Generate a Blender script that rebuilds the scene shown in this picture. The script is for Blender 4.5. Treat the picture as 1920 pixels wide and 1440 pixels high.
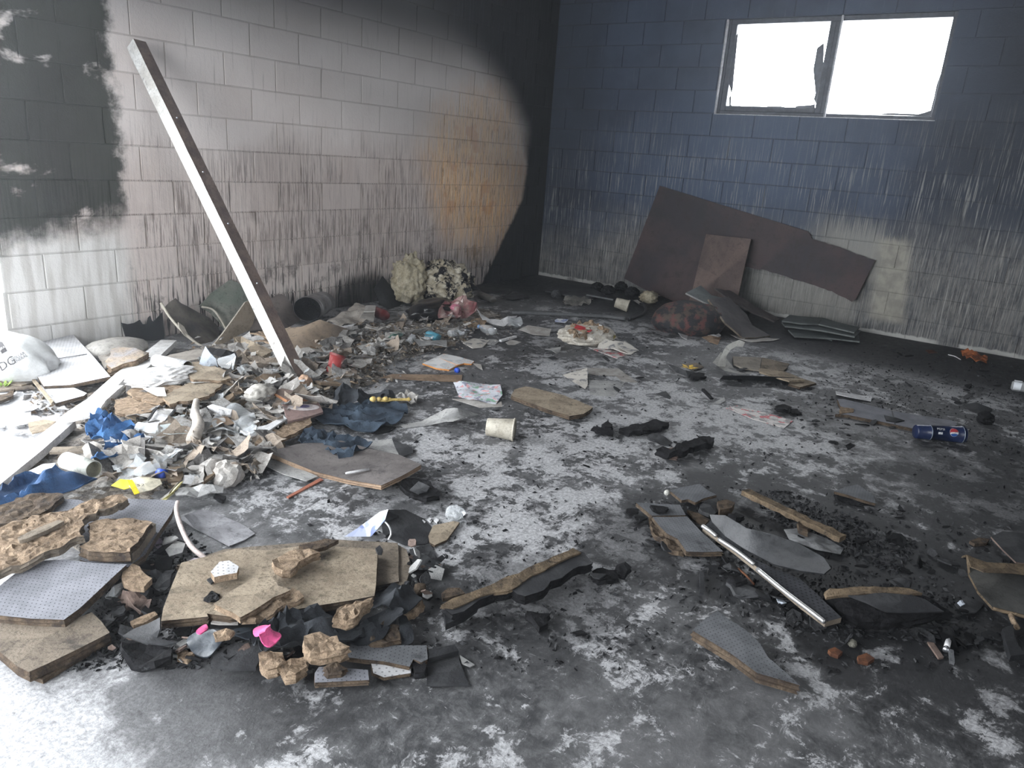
import bpy, bmesh, math, random
from mathutils import Vector, Matrix, noise as mn
from mathutils.geometry import delaunay_2d_cdt
from mathutils.bvhtree import BVHTree
R = random.Random(7)
PI = math.pi
scene = bpy.context.scene
COL = scene.collection
for o in list(bpy.data.objects): bpy.data.objects.remove(o)

# ------------------------------------------------------------------ camera
FPX = 1374.1
YAW, PIT, ROL = 0.58762, -0.30270, 0.07247
CP = Vector((-7.1593, -4.5131, 1.3028))
fw = Vector((math.cos(PIT)*math.cos(YAW), math.cos(PIT)*math.sin(YAW), math.sin(PIT)))
r0 = Vector((math.sin(YAW), -math.cos(YAW), 0)); u0 = r0.cross(fw)
CR = math.cos(ROL)*r0 + math.sin(ROL)*u0
CU = -math.sin(ROL)*r0 + math.cos(ROL)*u0
cam = bpy.data.cameras.new('camera'); camo = bpy.data.objects.new('camera', cam); COL.objects.link(camo)
cam.sensor_width = 36; cam.lens = FPX/1920*36; cam.clip_start = .05; cam.clip_end = 200
m = Matrix((CR, CU, -fw)).transposed().to_4x4(); m.translation = CP
camo.matrix_world = m
scene.camera = camo

# ------------------------------------------------------------------ light: overcast daylight through the openings
w = bpy.data.worlds.new('overcast_sky'); scene.world = w; w.use_nodes = True
bg = w.node_tree.nodes['Background']; bg.inputs[0].default_value = (.93, .965, 1, 1); bg.inputs[1].default_value = 7.0
scene.view_settings.view_transform = 'Standard'; scene.view_settings.look = 'None'
scene.view_settings.gamma = 1; scene.view_settings.use_curve_mapping = False
scene.view_settings.exposure = 1.15
scene.cycles.use_denoising = True
scene.cycles.max_bounces = 6; scene.cycles.diffuse_bounces = 4; scene.cycles.glossy_bounces = 3
scene.cycles.transmission_bounces = 6; scene.cycles.transparent_max_bounces = 8

def portal(loc, rot, sx, sy, portal_=True, power=0, col=(1, 1, 1)):
    l = bpy.data.lights.new('daylight_opening', 'AREA'); l.shape = 'RECTANGLE'; l.size = sx; l.size_y = sy
    l.energy = power; l.color = col
    o = bpy.data.objects.new('daylight_opening', l); COL.objects.link(o); o.location = loc; o.rotation_euler = rot
    l.cycles.is_portal = portal_
    return o
H = 0.2032; ZO = -0.022                                 # block course height, and offset of the coursing from the floor
WIN = (-3.68, -1.83, 9*H+ZO, 13*H+ZO)                   # y0, y1, z0, z1 of the window in the right wall
DOOR_L = (-8.3, -5.46, 0, 2.9)                         # x0, x1 of the doorway in the left wall
DOOR_B = (-3.6, -1.2, 0.0, 2.4)                         # y0, y1 of the opening in the wall behind the viewer
XB, YN, ZC = -8.4, -7.2, 3.15                           # back wall, near wall, ceiling
portal(((DOOR_L[0]+DOOR_L[1])/2, .05, 1.45), (-PI/2, 0, 0), 2.8, 2.9)
ADDED_OPENING = (-7.6, -6.2, 1.2, 2.3)                         # x0, x1, z0, z1 of an unseen opening added to light the left wall
portal((XB-.05, (DOOR_B[0]+DOOR_B[1])/2, 1.2), (0, -PI/2, 0), 2.4, 2.4)
portal(((ADDED_OPENING[0]+ADDED_OPENING[1])/2, YN-.05, (ADDED_OPENING[2]+ADDED_OPENING[3])/2), (PI/2, 0, 0), 1.4, 1.1)
portal((.1, (WIN[0]+WIN[1])/2, (WIN[2]+WIN[3])/2), (0, PI/2, 0), WIN[3]-WIN[2], WIN[1]-WIN[0])

# ------------------------------------------------------------------ pixel of the photograph -> place in the room
def ray(px, py): return fw*FPX + CR*(px-960) - CU*(py-720)
def FZ(px, py, z=0.0):
    d = ray(px, py); return CP + d*((z-CP.z)/d.z)
def PY(px, py, y):                                      # on a plane parallel to the left wall
    d = ray(px, py); return CP + d*((y-CP.y)/d.y)
def PX(px, py, x):                                      # on a plane parallel to the right wall
    d = ray(px, py); return CP + d*((x-CP.x)/d.x)
BL = []                                                 # mounds of litter: x, y, height, radius
def hz(x, y):
    s = 0
    for bx, by, h, r in BL:
        d = ((x-bx)**2+(y-by)**2)/(r*r)
        if d < 6: s += h*math.exp(-d)
    return min(s, .16)
for px, py, h, r in ((480, 710, .045, .42), (380, 760, .045, .45), (560, 650, .03, .35), (300, 820, .035, .35), (660, 650, .035, .35), (760, 620, .04, .3),
                     (870, 590, .05, .3), (430, 665, .025, .3), (250, 720, .03, .35), (200, 860, .02, .3), (420, 860, .015, .3), (640, 700, .025, .3),
                     (240, 1100, .02, .18), (100, 990, .03, .3), (470, 1190, .015, .2), (200, 650, .03, .25), (740, 650, .02, .3), (820, 625, .02, .3)):
    p = FZ(px, py); BL.append((p.x, p.y, h, r))
def GP(px, py, lift=0.0):                               # on the floor or the litter lying on it
    z = lift
    for _ in range(8):
        p = FZ(px, py, z); z = .5*z + .5*(hz(p.x, p.y)+lift)
    return FZ(px, py, z)

# ------------------------------------------------------------------ materials
class N:
    def __init__(s, t, sock): s.t, s.s = t, sock
    def _m(s, op, b=0.0, c=None, clamp=False): return s.t.math(op, s, b, c, clamp)
    def __add__(s, b): return s._m('ADD', b)
    __radd__ = __add__
    def __sub__(s, b): return s._m('SUBTRACT', b)
    def __rsub__(s, b): return s.t.math('SUBTRACT', b, s)
    def __mul__(s, b): return s._m('MULTIPLY', b)
    __rmul__ = __mul__
class T:
    def __init__(s, name, double=False):
        s.m = bpy.data.materials.new(name); s.m.use_nodes = True; s.nt = s.m.node_tree
        s.b = s.nt.nodes['Principled BSDF']
    def node(s, ty): return s.nt.nodes.new(ty)
    def put(s, sock, v):
        if isinstance(v, N): s.nt.links.new(v.s, sock)
        elif isinstance(v, (tuple, list)) and len(v) == 3 and sock.type == 'RGBA': sock.default_value = (*v, 1)
        else: sock.default_value = v
    def math(s, op, a, b=0.0, c=None, clamp=False):
        n = s.node('ShaderNodeMath'); n.operation = op; n.use_clamp = clamp
        s.put(n.inputs[0], a); s.put(n.inputs[1], b)
        if c is not None: s.put(n.inputs[2], c)
        return N(s, n.outputs[0])
    def pos(s):
        n = s.node('ShaderNodeNewGeometry'); return N(s, n.outputs['Position'])
    def uv(s):
        n = s.node('ShaderNodeTexCoord'); return N(s, n.outputs['UV'])
    def obj(s):
        n = s.node('ShaderNodeTexCoord'); return N(s, n.outputs['Object'])
    def rnd(s):
        n = s.node('ShaderNodeObjectInfo'); return N(s, n.outputs['Random'])
    def xyz(s, v):
        n = s.node('ShaderNodeSeparateXYZ'); s.put(n.inputs[0], v); return [N(s, o) for o in n.outputs]
    def comb(s, x, y, z):
        n = s.node('ShaderNodeCombineXYZ')
        for i, v in enumerate((x, y, z)): s.put(n.inputs[i], v)
        return N(s, n.outputs[0])
    def vm(s, v, sc):
        n = s.node('ShaderNodeVectorMath'); n.operation = 'MULTIPLY'; s.put(n.inputs[0], v); n.inputs[1].default_value = sc; return N(s, n.outputs[0])
    def va(s, v, w_):
        n = s.node('ShaderNodeVectorMath'); n.operation = 'ADD'; s.put(n.inputs[0], v); s.put(n.inputs[1], w_); return N(s, n.outputs[0])
    def noise(s, v, sc=5, det=4, rough=.5, dist=0.0):
        n = s.node('ShaderNodeTexNoise'); s.put(n.inputs['Vector'], v); s.put(n.inputs['Scale'], sc); n.inputs['Detail'].default_value = det
        n.inputs['Roughness'].default_value = rough; n.inputs['Distortion'].default_value = dist; return N(s, n.outputs[0])
    def vor(s, v, sc=5, feat='F1', out='Distance', rnd=1.0):
        n = s.node('ShaderNodeTexVoronoi'); n.feature = feat; s.put(n.inputs['Vector'], v); n.inputs['Scale'].default_value = sc
        n.inputs['Randomness'].default_value = rnd; return N(s, n.outputs[out])
    def ss(s, v, a, b, lo=0.0, hi=1.0):
        n = s.node('ShaderNodeMapRange'); n.interpolation_type = 'SMOOTHSTEP'; s.put(n.inputs['Value'], v)
        s.put(n.inputs['From Min'], a); s.put(n.inputs['From Max'], b); s.put(n.inputs['To Min'], lo); s.put(n.inputs['To Max'], hi); return N(s, n.outputs[0])
    def mix(s, f, a, b, mode='MIX'):
        n = s.node('ShaderNodeMix'); n.data_type = 'RGBA'; n.blend_type = mode; s.put(n.inputs[0], f); s.put(n.inputs[6], a); s.put(n.inputs[7], b); return N(s, n.outputs[2])
    def ramp(s, v, els):
        n = s.node('ShaderNodeValToRGB'); s.put(n.inputs[0], v); e = n.color_ramp.elements
        while len(e) < len(els): e.new(.5)
        for i, (p, c) in enumerate(els): e[i].position = p; e[i].color = (c, c, c, 1) if not isinstance(c, tuple) else (*c, 1)
        return N(s, n.outputs[0])
    def bump(s, h, st=.3, d=.01):
        n = s.node('ShaderNodeBump'); n.inputs['Strength'].default_value = st; n.inputs['Distance'].default_value = d; s.put(n.inputs['Height'], h)
        s.nt.links.new(n.outputs[0], s.b.inputs['Normal'])
    def out(s, col, rough=.8, spec=.3, metal=0.0):
        s.put(s.b.inputs['Base Color'], col); s.put(s.b.inputs['Roughness'], rough); s.put(s.b.inputs['Specular IOR Level'], spec); s.put(s.b.inputs['Metallic'], metal)
        return s.m
MATS = {}
def mat(name, c1, c2=None, sc=12, rough=.85, spec=.25, bump=.3, bs=60, soot=.0, vary=.0, metal=0.0, uvspace=False, sp=.5):
    """plain worn material: two tones, blotches of soot that stay with the place, fine grain"""
    if name in MATS: return MATS[name]
    t = T(name); p = t.obj() if not uvspace else t.uv(); c2 = c2 or tuple(x*.7 for x in c1)
    if vary: p = t.va(p, t.comb(t.rnd()*37, t.rnd()*91, 0.0))
    c = t.mix(t.ss(t.noise(p, sc, 5, .6), .35, .65), c1, c2)
    if vary: c = t.mix(1.0, c, t.ramp(t.rnd(), [(0, 1-vary), (1, 1.0)]), 'MULTIPLY')
    if sp:
        c = t.mix(t.ss(t.noise(p, sc*1.7, 6, .7), .52, .62)*sp*.75, c, tuple(x*.5 for x in c1))
        c = t.mix(t.ss(t.noise(p, sc*7, 8, .8), .52, .60)*sp*.9, c, tuple(x*.3 for x in c1))
        c = t.mix(t.ss(t.noise(p, 150, 4, .7), .55, .63)*sp*.7, c, tuple(x*.3 for x in c1))
    if soot: c = t.mix(t.ss(t.noise(p, sc*.8, 6, .7, .5), .62-soot*.3, .72-soot*.25)*min(1, .55+soot*.5), c, (.02, .02, .022))
    if bump: t.bump(t.noise(p, bs, 6, .72), bump, .007)
    MATS[name] = t.out(c, rough, spec, metal); return MATS[name]

def wall_left_mat(name='painted_block_left', joint=1.0):
    t = T(name); p = t.pos(); x, y, z = t.xyz(p)
    big = t.noise(p, 1.3, 4, .6); fine = t.noise(p, 45, 4, .6); rnd = t.rnd()
    drip = t.noise(t.vm(p, (88, 1, 4)), 1.0, 4, .6)                # narrow vertical runs
    drip2 = t.noise(t.vm(p, (48, 1, 2.6)), 1.0, 4, .6)
    drip3 = t.noise(t.vm(t.va(p, (3, 0, 5)), (105, 1, 3.2)), 1.0, 4, .6)
    c = t.mix(t.ss(big, .35, .65), (.60, .535, .505), (.70, .645, .62))
    c = t.mix(t.ss(rnd, .0, 1.0)*.4, c, (.76, .71, .69))
    some = t.ss(t.math('FRACT', rnd*7.3), .22, .34)                # a few blocks stayed smooth
    low = t.ss(z + (big-.5)*.5, 1.45, 1.0)
    c = t.mix(low*.42, c, (.42, .335, .295))
    c = t.mix(low*(some*.8+.2)*t.ss(drip, .48, .56)*.62, c, (.15, .115, .10))
    c = t.mix(low*t.ss(drip3, .53, .60)*.6, c, (.64, .56, .51))
    c = t.mix(low*(some*.7+.3)*t.ss(drip2, .53, .62)*.4, c, (.10, .085, .08))
    c = t.mix(t.ss(drip2, .58, .72)*.4, c, (.14, .125, .12))
    c = t.mix(t.ss(drip3, .60, .66)*.5, c, (.52, .49, .48))
    vlow = t.ss(z + (big-.5)*.3, .62, .15)
    c = t.mix(vlow*t.ss(t.noise(t.vm(p, (60, 1, 4)), 1.0, 2, .5), .53, .57)*.95, c, (.022, .02, .02))
    c = t.mix(vlow*t.ss(t.noise(t.vm(p, (52, 1, 3)), 1.0, 3, .5), .50, .42)*.5, c, (.50, .47, .43))
    c = t.mix(t.ss(t.noise(p, 4.5, 5, .7), .54, .66)*t.ss(z, .95, .4)*.6, c, (.085, .072, .068))
    # burnt orange runs near the corner
    dx = (x+1.2)*.85; dz = (z-1.15)*.9
    org = t.ss(t.math('SQRT', dx*dx+dz*dz) + (big-.5)*.5, .90, .35)
    c = t.mix(org*.38, c, (.74, .48, .29))
    c = t.mix(org*t.ss(drip3, .47, .53)*.9, c, (.80, .50, .24))
    c = t.mix(org*t.ss(drip2, .55, .60)*.8, c, (.82, .64, .44))
    c = t.mix(org*t.ss(t.noise(t.vm(p, (80, 1, 7)), 1.0, 4, .7), .53, .59)*.6, c, (.14, .095, .065))
    c = t.mix(org*t.ss(t.noise(p, 3.2, 4, .6), .55, .62)*.45, c, (.55, .26, .12))
    # upper band greyer
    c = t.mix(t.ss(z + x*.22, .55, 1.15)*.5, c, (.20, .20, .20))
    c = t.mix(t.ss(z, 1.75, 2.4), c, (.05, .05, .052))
    if joint < 1: c = t.mix(1-joint, c, t.mix(t.ss(z, .45, .95), (.40, .37, .35), (.055, .05, .05)))
    # clean band by the doorway
    cl = t.ss(x + (big-.5)*.2, -4.66, -4.86)*t.ss(z + (t.noise(p, 3, 3)-.5)*.3, .78, .6)
    c = t.mix(cl, c, t.mix(t.ss(t.noise(t.vm(p, (20, 1, 2)), 1.0, 4), .4, .65), (.66*joint, .65*joint, .63*joint), (.50*joint, .485*joint, .46*joint)))
    # soot by the doorway
    e = t.noise(p, 5, 5, .65)
    s1 = t.ss(x + (e-.5)*.30 + t.ss(z, 1.35, .95)*-.02, -4.72, -4.80)*t.ss(z + (e-.5)*.35 + (x+5.1)*-.16, .62, .80)
    s1 = s1*t.ss(t.noise(t.vm(t.va(p, (1.3, 0, .7)), (1, 1, 1.6)), 2.6, 5, .6, .2), .70, .60)
    c = t.mix(s1*.95, c, t.mix(t.ss(big, .3, .7), (.006, .009, .0055), (.016, .022, .014)))
    # darker towards the corner, with a straight edge
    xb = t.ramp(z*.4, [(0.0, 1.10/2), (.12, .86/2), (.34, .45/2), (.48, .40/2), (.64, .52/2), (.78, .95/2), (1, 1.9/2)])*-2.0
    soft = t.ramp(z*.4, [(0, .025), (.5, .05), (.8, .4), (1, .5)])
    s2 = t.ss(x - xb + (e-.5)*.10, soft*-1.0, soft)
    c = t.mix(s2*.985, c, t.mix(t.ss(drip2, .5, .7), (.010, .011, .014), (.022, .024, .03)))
    for cx, cz, rx, rz in ((-2.75, .03, .42, .24), (-1.9, .05, .4, .12)):
        a = (x-cx)*(1/rx); b = (z-cz)*(1/rz)
        c = t.mix(t.ss(a*a+b*b+(drip-.5)*2.2, 1.3, .35)*.93, c, (.018, .018, .018))
    t.bump(t.math('ADD', fine, t.noise(p, 130, 3)*.6), .35, .006)
    return t.out(c, .78, .25)

def wall_right_mat(name='painted_block_right', joint=1.0):
    t = T(name); p = t.pos(); x, y, z = t.xyz(p); rnd = t.rnd()
    big = t.noise(p, 1.4, 4, .6); fine = t.noise(p, 50, 4, .6)
    run = t.noise(t.vm(p, (1, 80, 2.4)), 1.0, 4, .6)
    run2 = t.noise(t.vm(p, (1, 105, 3.5)), 1.0, 4, .65)
    run3 = t.noise(t.vm(t.va(p, (0, 3, 4)), (1, 60, 2.2)), 1.0, 3, .5)
    c = t.mix(t.ss(big, .35, .65), (.022, .033, .060), (.042, .062, .105))
    c = t.mix(t.ss(rnd, .0, 1.0)*.35, c, (.05, .075, .13))
    hx = (y+2.2)*.62; hz_ = (z-1.45)*1.0; c = t.mix(t.ss(t.math('SQRT', hx*hx+hz_*hz_)+(big-.5)*.3, 1.0, .1)*.55, c, (.085, .125, .205))  # glow of the window painted into the wall colour below it
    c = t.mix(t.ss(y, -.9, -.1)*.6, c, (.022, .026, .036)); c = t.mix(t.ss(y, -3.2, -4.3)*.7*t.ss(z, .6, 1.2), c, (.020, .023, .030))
    lev = z + (big-.5)*.5 + t.ss(y, -1.1, -.2)*.35 - t.ss(y, -3.2, -4.4)*.18
    lo = t.ss(lev, 1.05, .38)
    pale = t.mix(t.ss(t.noise(p, 6, 5, .7), .4, .62), (.16, .155, .143), (.08, .08, .078))
    c = t.mix(lo*.75, c, pale)
    c = t.mix(lo*t.ss(run2, .49, .57)*.5, c, (.26, .25, .23))
    mid = t.ss(lev, 2.0, 1.0)
    pt = t.ss(t.noise(p, 2.6, 4, .6), .36, .58)*.75+.25
    c = t.mix(mid*pt*t.ss(run, .55, .61)*.6, c, (.27, .275, .27))
    c = t.mix(mid*pt*t.ss(run3, .60, .64)*.6, c, (.34, .34, .32))
    c = t.mix(pt*t.ss(run2, .64, .70)*.3, c, (.20, .23, .28))
    c = t.mix(lo*t.ss(t.noise(t.vm(p, (1, 50, 5)), 1.0, 5, .7), .53, .60)*.65, c, (.035, .036, .04))
    cl = t.ss(y + (z-.5)*-.12 + (fine-.5)*.05 + (run-.5)*.1, -3.80, -3.71)*t.ss(y + (z-.5)*-.12, -3.43, -3.55)*t.ss(z + (run-.5)*.3, .88, .80)*t.ss(z, .1, .16)
    c = t.mix(cl*.85, c, t.mix(t.ss(t.noise(p, 9, 4), .4, .6), (.36, .345, .295), (.26, .25, .215)))
    cl2 = t.ss(y, -3.5, -3.3)*t.ss(y, -1.9, -2.3)*t.ss(z + (big-.5)*.15, .5, .35)
    c = t.mix(cl2*.4, c, (.31, .30, .27))
    cl3 = t.ss(y, -2.75, -3.2)*t.ss(y, -3.55, -3.42)*t.ss(z + (run-.5)*.8, 1.05, .8)*t.ss(z, .4, .5)
    c = t.mix(cl3*.6, c, (.38, .37, .33))
    base = t.ss(z + (t.noise(p, 20, 3)-.5)*.04, .045, .028)*t.ss(t.noise(p, 3, 3), .38, .5)
    c = t.mix(base*.8, c, (.50, .50, .48))
    if joint < 1: c = t.mix(t.ss(z, .35, 1.2)*.35*t.ss(y, -3.6, -2.8)+.12, c, (.012, .015, .02))
    t.bump(t.math('ADD', fine, t.noise(p, 130, 3)*.6), .35, .006)
    return t.out(c, .62, .35)

def floor_mat():
    t = T('sooty_concrete'); p = t.pos(); x, y, z = t.xyz(p)
    p2 = t.va(p, t.comb(t.noise(p, 5, 3)*.10, t.noise(t.va(p, (5, 2, 1)), 5, 3)*.10, 0.0))
    big = t.noise(p, .8, 3, .55); n1 = t.noise(p2, 5.5, 12, .74); n2 = t.noise(p2, 21, 10, .78); n3 = t.noise(p, 75, 6, .75)
    st = t.noise(t.vm(p2, (60, 17, 1)), 1.0, 8, .7, .4)
    st2 = t.noise(t.vm(p2, (16, 70, 1)), 1.0, 8, .7, .4)
    dark = t.mix(t.ss(n2, .4, .62), (.040, .041, .044), (.125, .126, .13))
    pale = t.mix(t.ss(n3, .35, .65), (.56, .565, .58), (.29, .29, .30))
    reg = t.ss(big, .36, .62)                                     # where feet have scuffed the soot off
    m1 = t.ss(n1 + reg*.10 + (n3-.5)*.10 + (n2-.5)*.12, .565, .60)
    m2 = t.ss(n2 + reg*.10 + (n3-.5)*.06, .60, .63)*t.ss(n1, .38, .48)
    m3 = t.ss(st + reg*.05, .62, .67)*t.ss(n1, .43, .52)
    m4 = t.ss(st2 + reg*.05, .62, .67)*t.ss(n1, .43, .52)
    mk = t.math('MAXIMUM', t.math('MAXIMUM', m1*t.ss(st, .64, .54)*t.ss(st2, .66, .56), m2*.85), t.math('MAXIMUM', m3*.8, m4*.7))
    veil = t.ss(t.noise(p, 2.3, 6, .65), .42, .66)*.55            # thin grey dust
    c = t.mix(veil, dark, (.19, .19, .195))
    # daylight glare at the doorway, painted into the floor as pale patches
    near = t.ss(x + y*-.55 + (n1-.5)*1.2, -4.3, -5.0)
    mk = t.math('MAXIMUM', mk, near*t.ss(n2 + n3*.3, .44, .60))
    c = t.mix(mk, c, pale)
    # soot beds: along the right wall, in the corner, under the burnt boards
    s = t.ss(x + (n1-.5)*1.1 + (n2-.5)*.5 + t.ss(y, -2.2, -1.0)*-.15, -1.75, -1.05)*.96
    s2 = t.ss(x + y*.8 + (n1-.5)*1.0, -1.9, -1.2)*.93
    s = t.math('MAXIMUM', s, s2)
    for px, py, rx, ry, a in ((1480, 980, .55, .28, .8), (1700, 1110, .7, .4, .85), (1240, 1010, .35, .22, .7), (230, 1130, .3, .3, .85), (1900, 930, .8, .5, .75), (1000, 640, .7, .5, .35), (1600, 780, .5, .25, .6),
                              (480, 1220, .4, .12, .7), (1000, 1130, .35, .12, .6), (1850, 1220, .5, .25, .5), (750, 930, .25, .2, .5)):
        q = FZ(px, py); a_ = (x-q.x)*(1/rx); b_ = (y-q.y)*(1/rx)
        s = t.math('MAXIMUM', s, t.ss(a_*a_+b_*b_+(n1-.5)*4.5, 1.25, .5)*a)
    c = t.mix(s*t.ss(n3, .72, .6), c, t.mix(n2, (.006, .0065, .0075), (.024, .024, .027)))
    t.bump(t.math('ADD', n2, n3*.8), .45, .008)
    return t.out(c, t.ss(n2, .3, .7, .45, .7), .35)

def tile_mat(name, c1, c2, pitch=.0125, soot=.2, hole=.15, dk=.85):
    """mineral acoustic tile: rows of small round holes"""
    t = T(name); uv = t.uv(); u, v, _ = t.xyz(uv)
    fu = t.math('FRACT', u*(1/pitch)); row = t.math('FLOOR', u*(1/pitch)); fv = t.math('FRACT', v*(1/pitch)+row*.5)
    du = fu-.5; dv = fv-.5; d = t.math('SQRT', du*du+dv*dv)
    hm = t.ss(d, hole, hole*.7)
    n = t.noise(uv, 9, 6, .65)
    c = t.mix(t.ss(n, .35, .65), c1, c2)
    c = t.mix(t.ss(t.noise(uv, 5, 6, .7, .5), .66-soot*.3, .8-soot*.3)*.8, c, (.02, .02, .022))
    c = t.mix(hm*dk, c, (.02, .02, .022))
    t.bump(t.noise(uv, 120, 3)*.3-hm, .4, .004)
    return t.out(c, .85, .2)

# ------------------------------------------------------------------ helpers that build meshes
def tag(o, label=None, cat=None, group=None, kind=None):
    for k, v in (('label', label), ('category', cat), ('group', group), ('kind', kind)):
        if v: o[k] = v
    return o
def link(name, me, parent=None, loc=(0, 0, 0)):
    o = bpy.data.objects.new(name, me); COL.objects.link(o); o.location = loc
    if parent: o.parent = parent; o.location = Vector(loc)-parent.location
    return o
def thing(name, loc, label, cat, group=None):
    o = bpy.data.objects.new(name, None); COL.objects.link(o); o.location = loc; o.empty_display_size = .05
    return tag(o, label, cat, group)
def finish(name, verts, faces, mats, fm=None, parent=None, origin=None, smooth=False, uvs=None, closed=True):
    origin = Vector(origin) if origin is not None else sum(verts, Vector())/len(verts)
    me = bpy.data.meshes.new(name); me.from_pydata([v-origin for v in verts], [], faces)
    for m_ in (mats if isinstance(mats, (list, tuple)) else [mats]): me.materials.append(m_)
    if fm: me.polygons.foreach_set('material_index', fm)
    if uvs is not None:
        l = me.uv_layers.new(name='UVMap')
        for lp in me.loops: l.data[lp.index].uv = uvs[lp.vertex_index]
    if closed:
        b = bmesh.new(); b.from_mesh(me); bmesh.ops.recalc_face_normals(b, faces=b.faces); b.to_mesh(me); b.free()
    me.polygons.foreach_set('use_smooth', [smooth]*len(me.polygons)); me.update()
    return link(name, me, parent, origin)
def nz3(p, s, o=0.0): return mn.noise(Vector((p.x*s+o, p.y*s+o*.7, p.z*s-o)))
def sheet(name, pts, m_, th=.004, grid=.05, rag=0.0, rag_edges=None, nz=(0, 10), parent=None, side=None, under=None, smooth=False, fold=None, seed=0, jag=None, uax=0, lam=0):
    """a sheet, board or cloth with real thickness through the given outline points; the surface runs through them and bends between them"""
    pts = [Vector(p) for p in pts]; n = Vector(); k = len(pts)
    for i in range(k):
        a, b = pts[i], pts[(i+1) % k]
        n += Vector(((a.y-b.y)*(a.z+b.z), (a.z-b.z)*(a.x+b.x), (a.x-b.x)*(a.y+b.y)))
    n.normalize(); c = sum(pts, Vector())/k
    if n.dot(CP-c) < 0: n.negate()
    ue = pts[(uax+1) % k]-pts[uax]; ue = (ue-n*ue.dot(n)).normalized(); ve = n.cross(ue)
    loc = [((p-c).dot(ue), (p-c).dot(ve), (p-c).dot(n)) for p in pts]
    B = []
    for i in range(k):
        a, b = loc[i], loc[(i+1) % k]; L_ = math.hypot(b[0]-a[0], b[1]-a[1])
        rg = rag if (rag_edges is None or i in rag_edges) else rag*.08
        st = (jag or grid) if rg > rag*.5 and rag else grid
        q = max(1, int(L_/st)); nx, ny = (b[1]-a[1])/(L_+1e-9), -(b[0]-a[0])/(L_+1e-9)
        for j in range(q):
            f = j/q; x = a[0]+(b[0]-a[0])*f; y = a[1]+(b[1]-a[1])*f
            if rg and j: 
                d = rg*(mn.noise(Vector((x*14+seed*3.1, y*14, seed)))*1.3+mn.noise(Vector((x*55, y*55+seed, 3)))*.8)
                x += nx*d; y += ny*d
            B.append((x, y, a[2]+(b[2]-a[2])*f))
    xs = [b[0] for b in B]; ys = [b[1] for b in B]; V2 = [Vector((b[0], b[1])) for b in B]; nb = len(V2)
    def inside(x, y):
        r = False; j = nb-1
        for i in range(nb):
            if (V2[i].y > y) != (V2[j].y > y) and x < (V2[j].x-V2[i].x)*(y-V2[i].y)/(V2[j].y-V2[i].y)+V2[i].x: r = not r
            j = i
        return r
    rr = random.Random(seed+11); x = min(xs)+grid*.5
    while x < max(xs):
        y = min(ys)+grid*.5
        while y < max(ys):
            qx = x+rr.uniform(-.25, .25)*grid; qy = y+rr.uniform(-.25, .25)*grid
            if inside(qx, qy) and min((qx-b[0])**2+(qy-b[1])**2 for b in B) > (grid*.35)**2: V2.append(Vector((qx, qy)))
            y += grid
        x += grid
    vv, ee, ff, ov, _, _ = delaunay_2d_cdt(V2, [(i, (i+1) % nb) for i in range(nb)], [], 1, 1e-6)
    if not ff: raise RuntimeError('sheet '+name)
    W = []
    for v in vv:
        sw = s_ = 0
        for b in B:
            d2 = (v.x-b[0])**2+(v.y-b[1])**2+1e-8; wt = 1/(d2*d2)
            sw += wt; s_ += wt*b[2]
        z = s_/sw; P_ = c+ue*v.x+ve*v.y
        if nz[0]:
            z += nz[0]*nz3(P_, nz[1], seed*2.7)
            if nz[1] > 24: z += nz[0]*(.7*nz3(P_, nz[1]*2.6, seed)-.9*max(0, nz3(P_, nz[1]*1.5, seed+9)-.1))+nz[0]*rr.uniform(-.15, .15)
        if fold:
            am, fr, ang = fold; t_ = v.x*math.cos(ang)+v.y*math.sin(ang)
            o_ = -v.x*math.sin(ang)+v.y*math.cos(ang); wq = .05*mn.noise(Vector((v.x*7, v.y*7, seed+2)))
            r1 = 1-abs(2*mn.noise(Vector(((t_+wq)*fr*.28, (o_+wq)*fr*.07, seed)))); r2 = 1-abs(2*mn.noise(Vector((t_*fr*.2+o_*fr*.25+9, o_*fr*.1-t_*fr*.05, seed+5))))
            z += am*(1.5*max(0, r1)**2.2+.7*max(0, r2)**3-.6)
        W.append(z)
    nv = len(vv)
    top = [c+ue*v.x+ve*v.y+n*W[i] for i, v in enumerate(vv)]
    cnt = {}
    for f in ff:
        for i in range(len(f)):
            e = (f[i], f[(i+1) % len(f)]); cnt[e] = 1
    bd = [e for e in cnt if (e[1], e[0]) not in cnt]
    nlay = 1+(lam or 0); verts = list(top); rngs = [0]; bset = {}
    faces = [tuple(f) for f in ff]; fm = [0]*len(faces)
    # edge rings: lam > 0 gives a layered, crumbling edge
    prev = {i: i for e in bd for i in e}
    for L_ in range(1, nlay):
        cur = {}
        for i in prev:
            v = vv[i]; d = (rag*.6+.003)*mn.noise(Vector((v.x*30+L_*5, v.y*30, L_*3.7+seed)))+(.0035 if L_ % 2 else -.0015)
            dirn = Vector((v.x, v.y)).normalized() if v.length > 1e-6 else Vector((1, 0))
            cur[i] = len(verts); verts.append(top[i]-n*(th*L_/nlay)-(ue*dirn.x+ve*dirn.y)*d)
        for a, b in bd: faces.append((prev[b], prev[a], cur[a], cur[b])); fm.append(1)
        prev = cur
    o0 = len(verts); verts += [p-n*th for p in top]
    faces += [tuple(o0+i for i in reversed(f)) for f in ff]; fm += [2]*len(ff)
    for a, b in bd: faces.append((prev[b], prev[a], o0+a, o0+b)); fm.append(1)
    uvs = [((v-c).dot(ue), (v-c).dot(ve)) for v in verts]
    o = finish(name, verts, faces, [m_, side or m_, under or side or m_], fm, parent, c, smooth or nz[1] < 15, uvs)
    if smooth or nz[1] < 15: o.data.set_sharp_from_angle(angle=math.radians(38))
    return o
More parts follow.
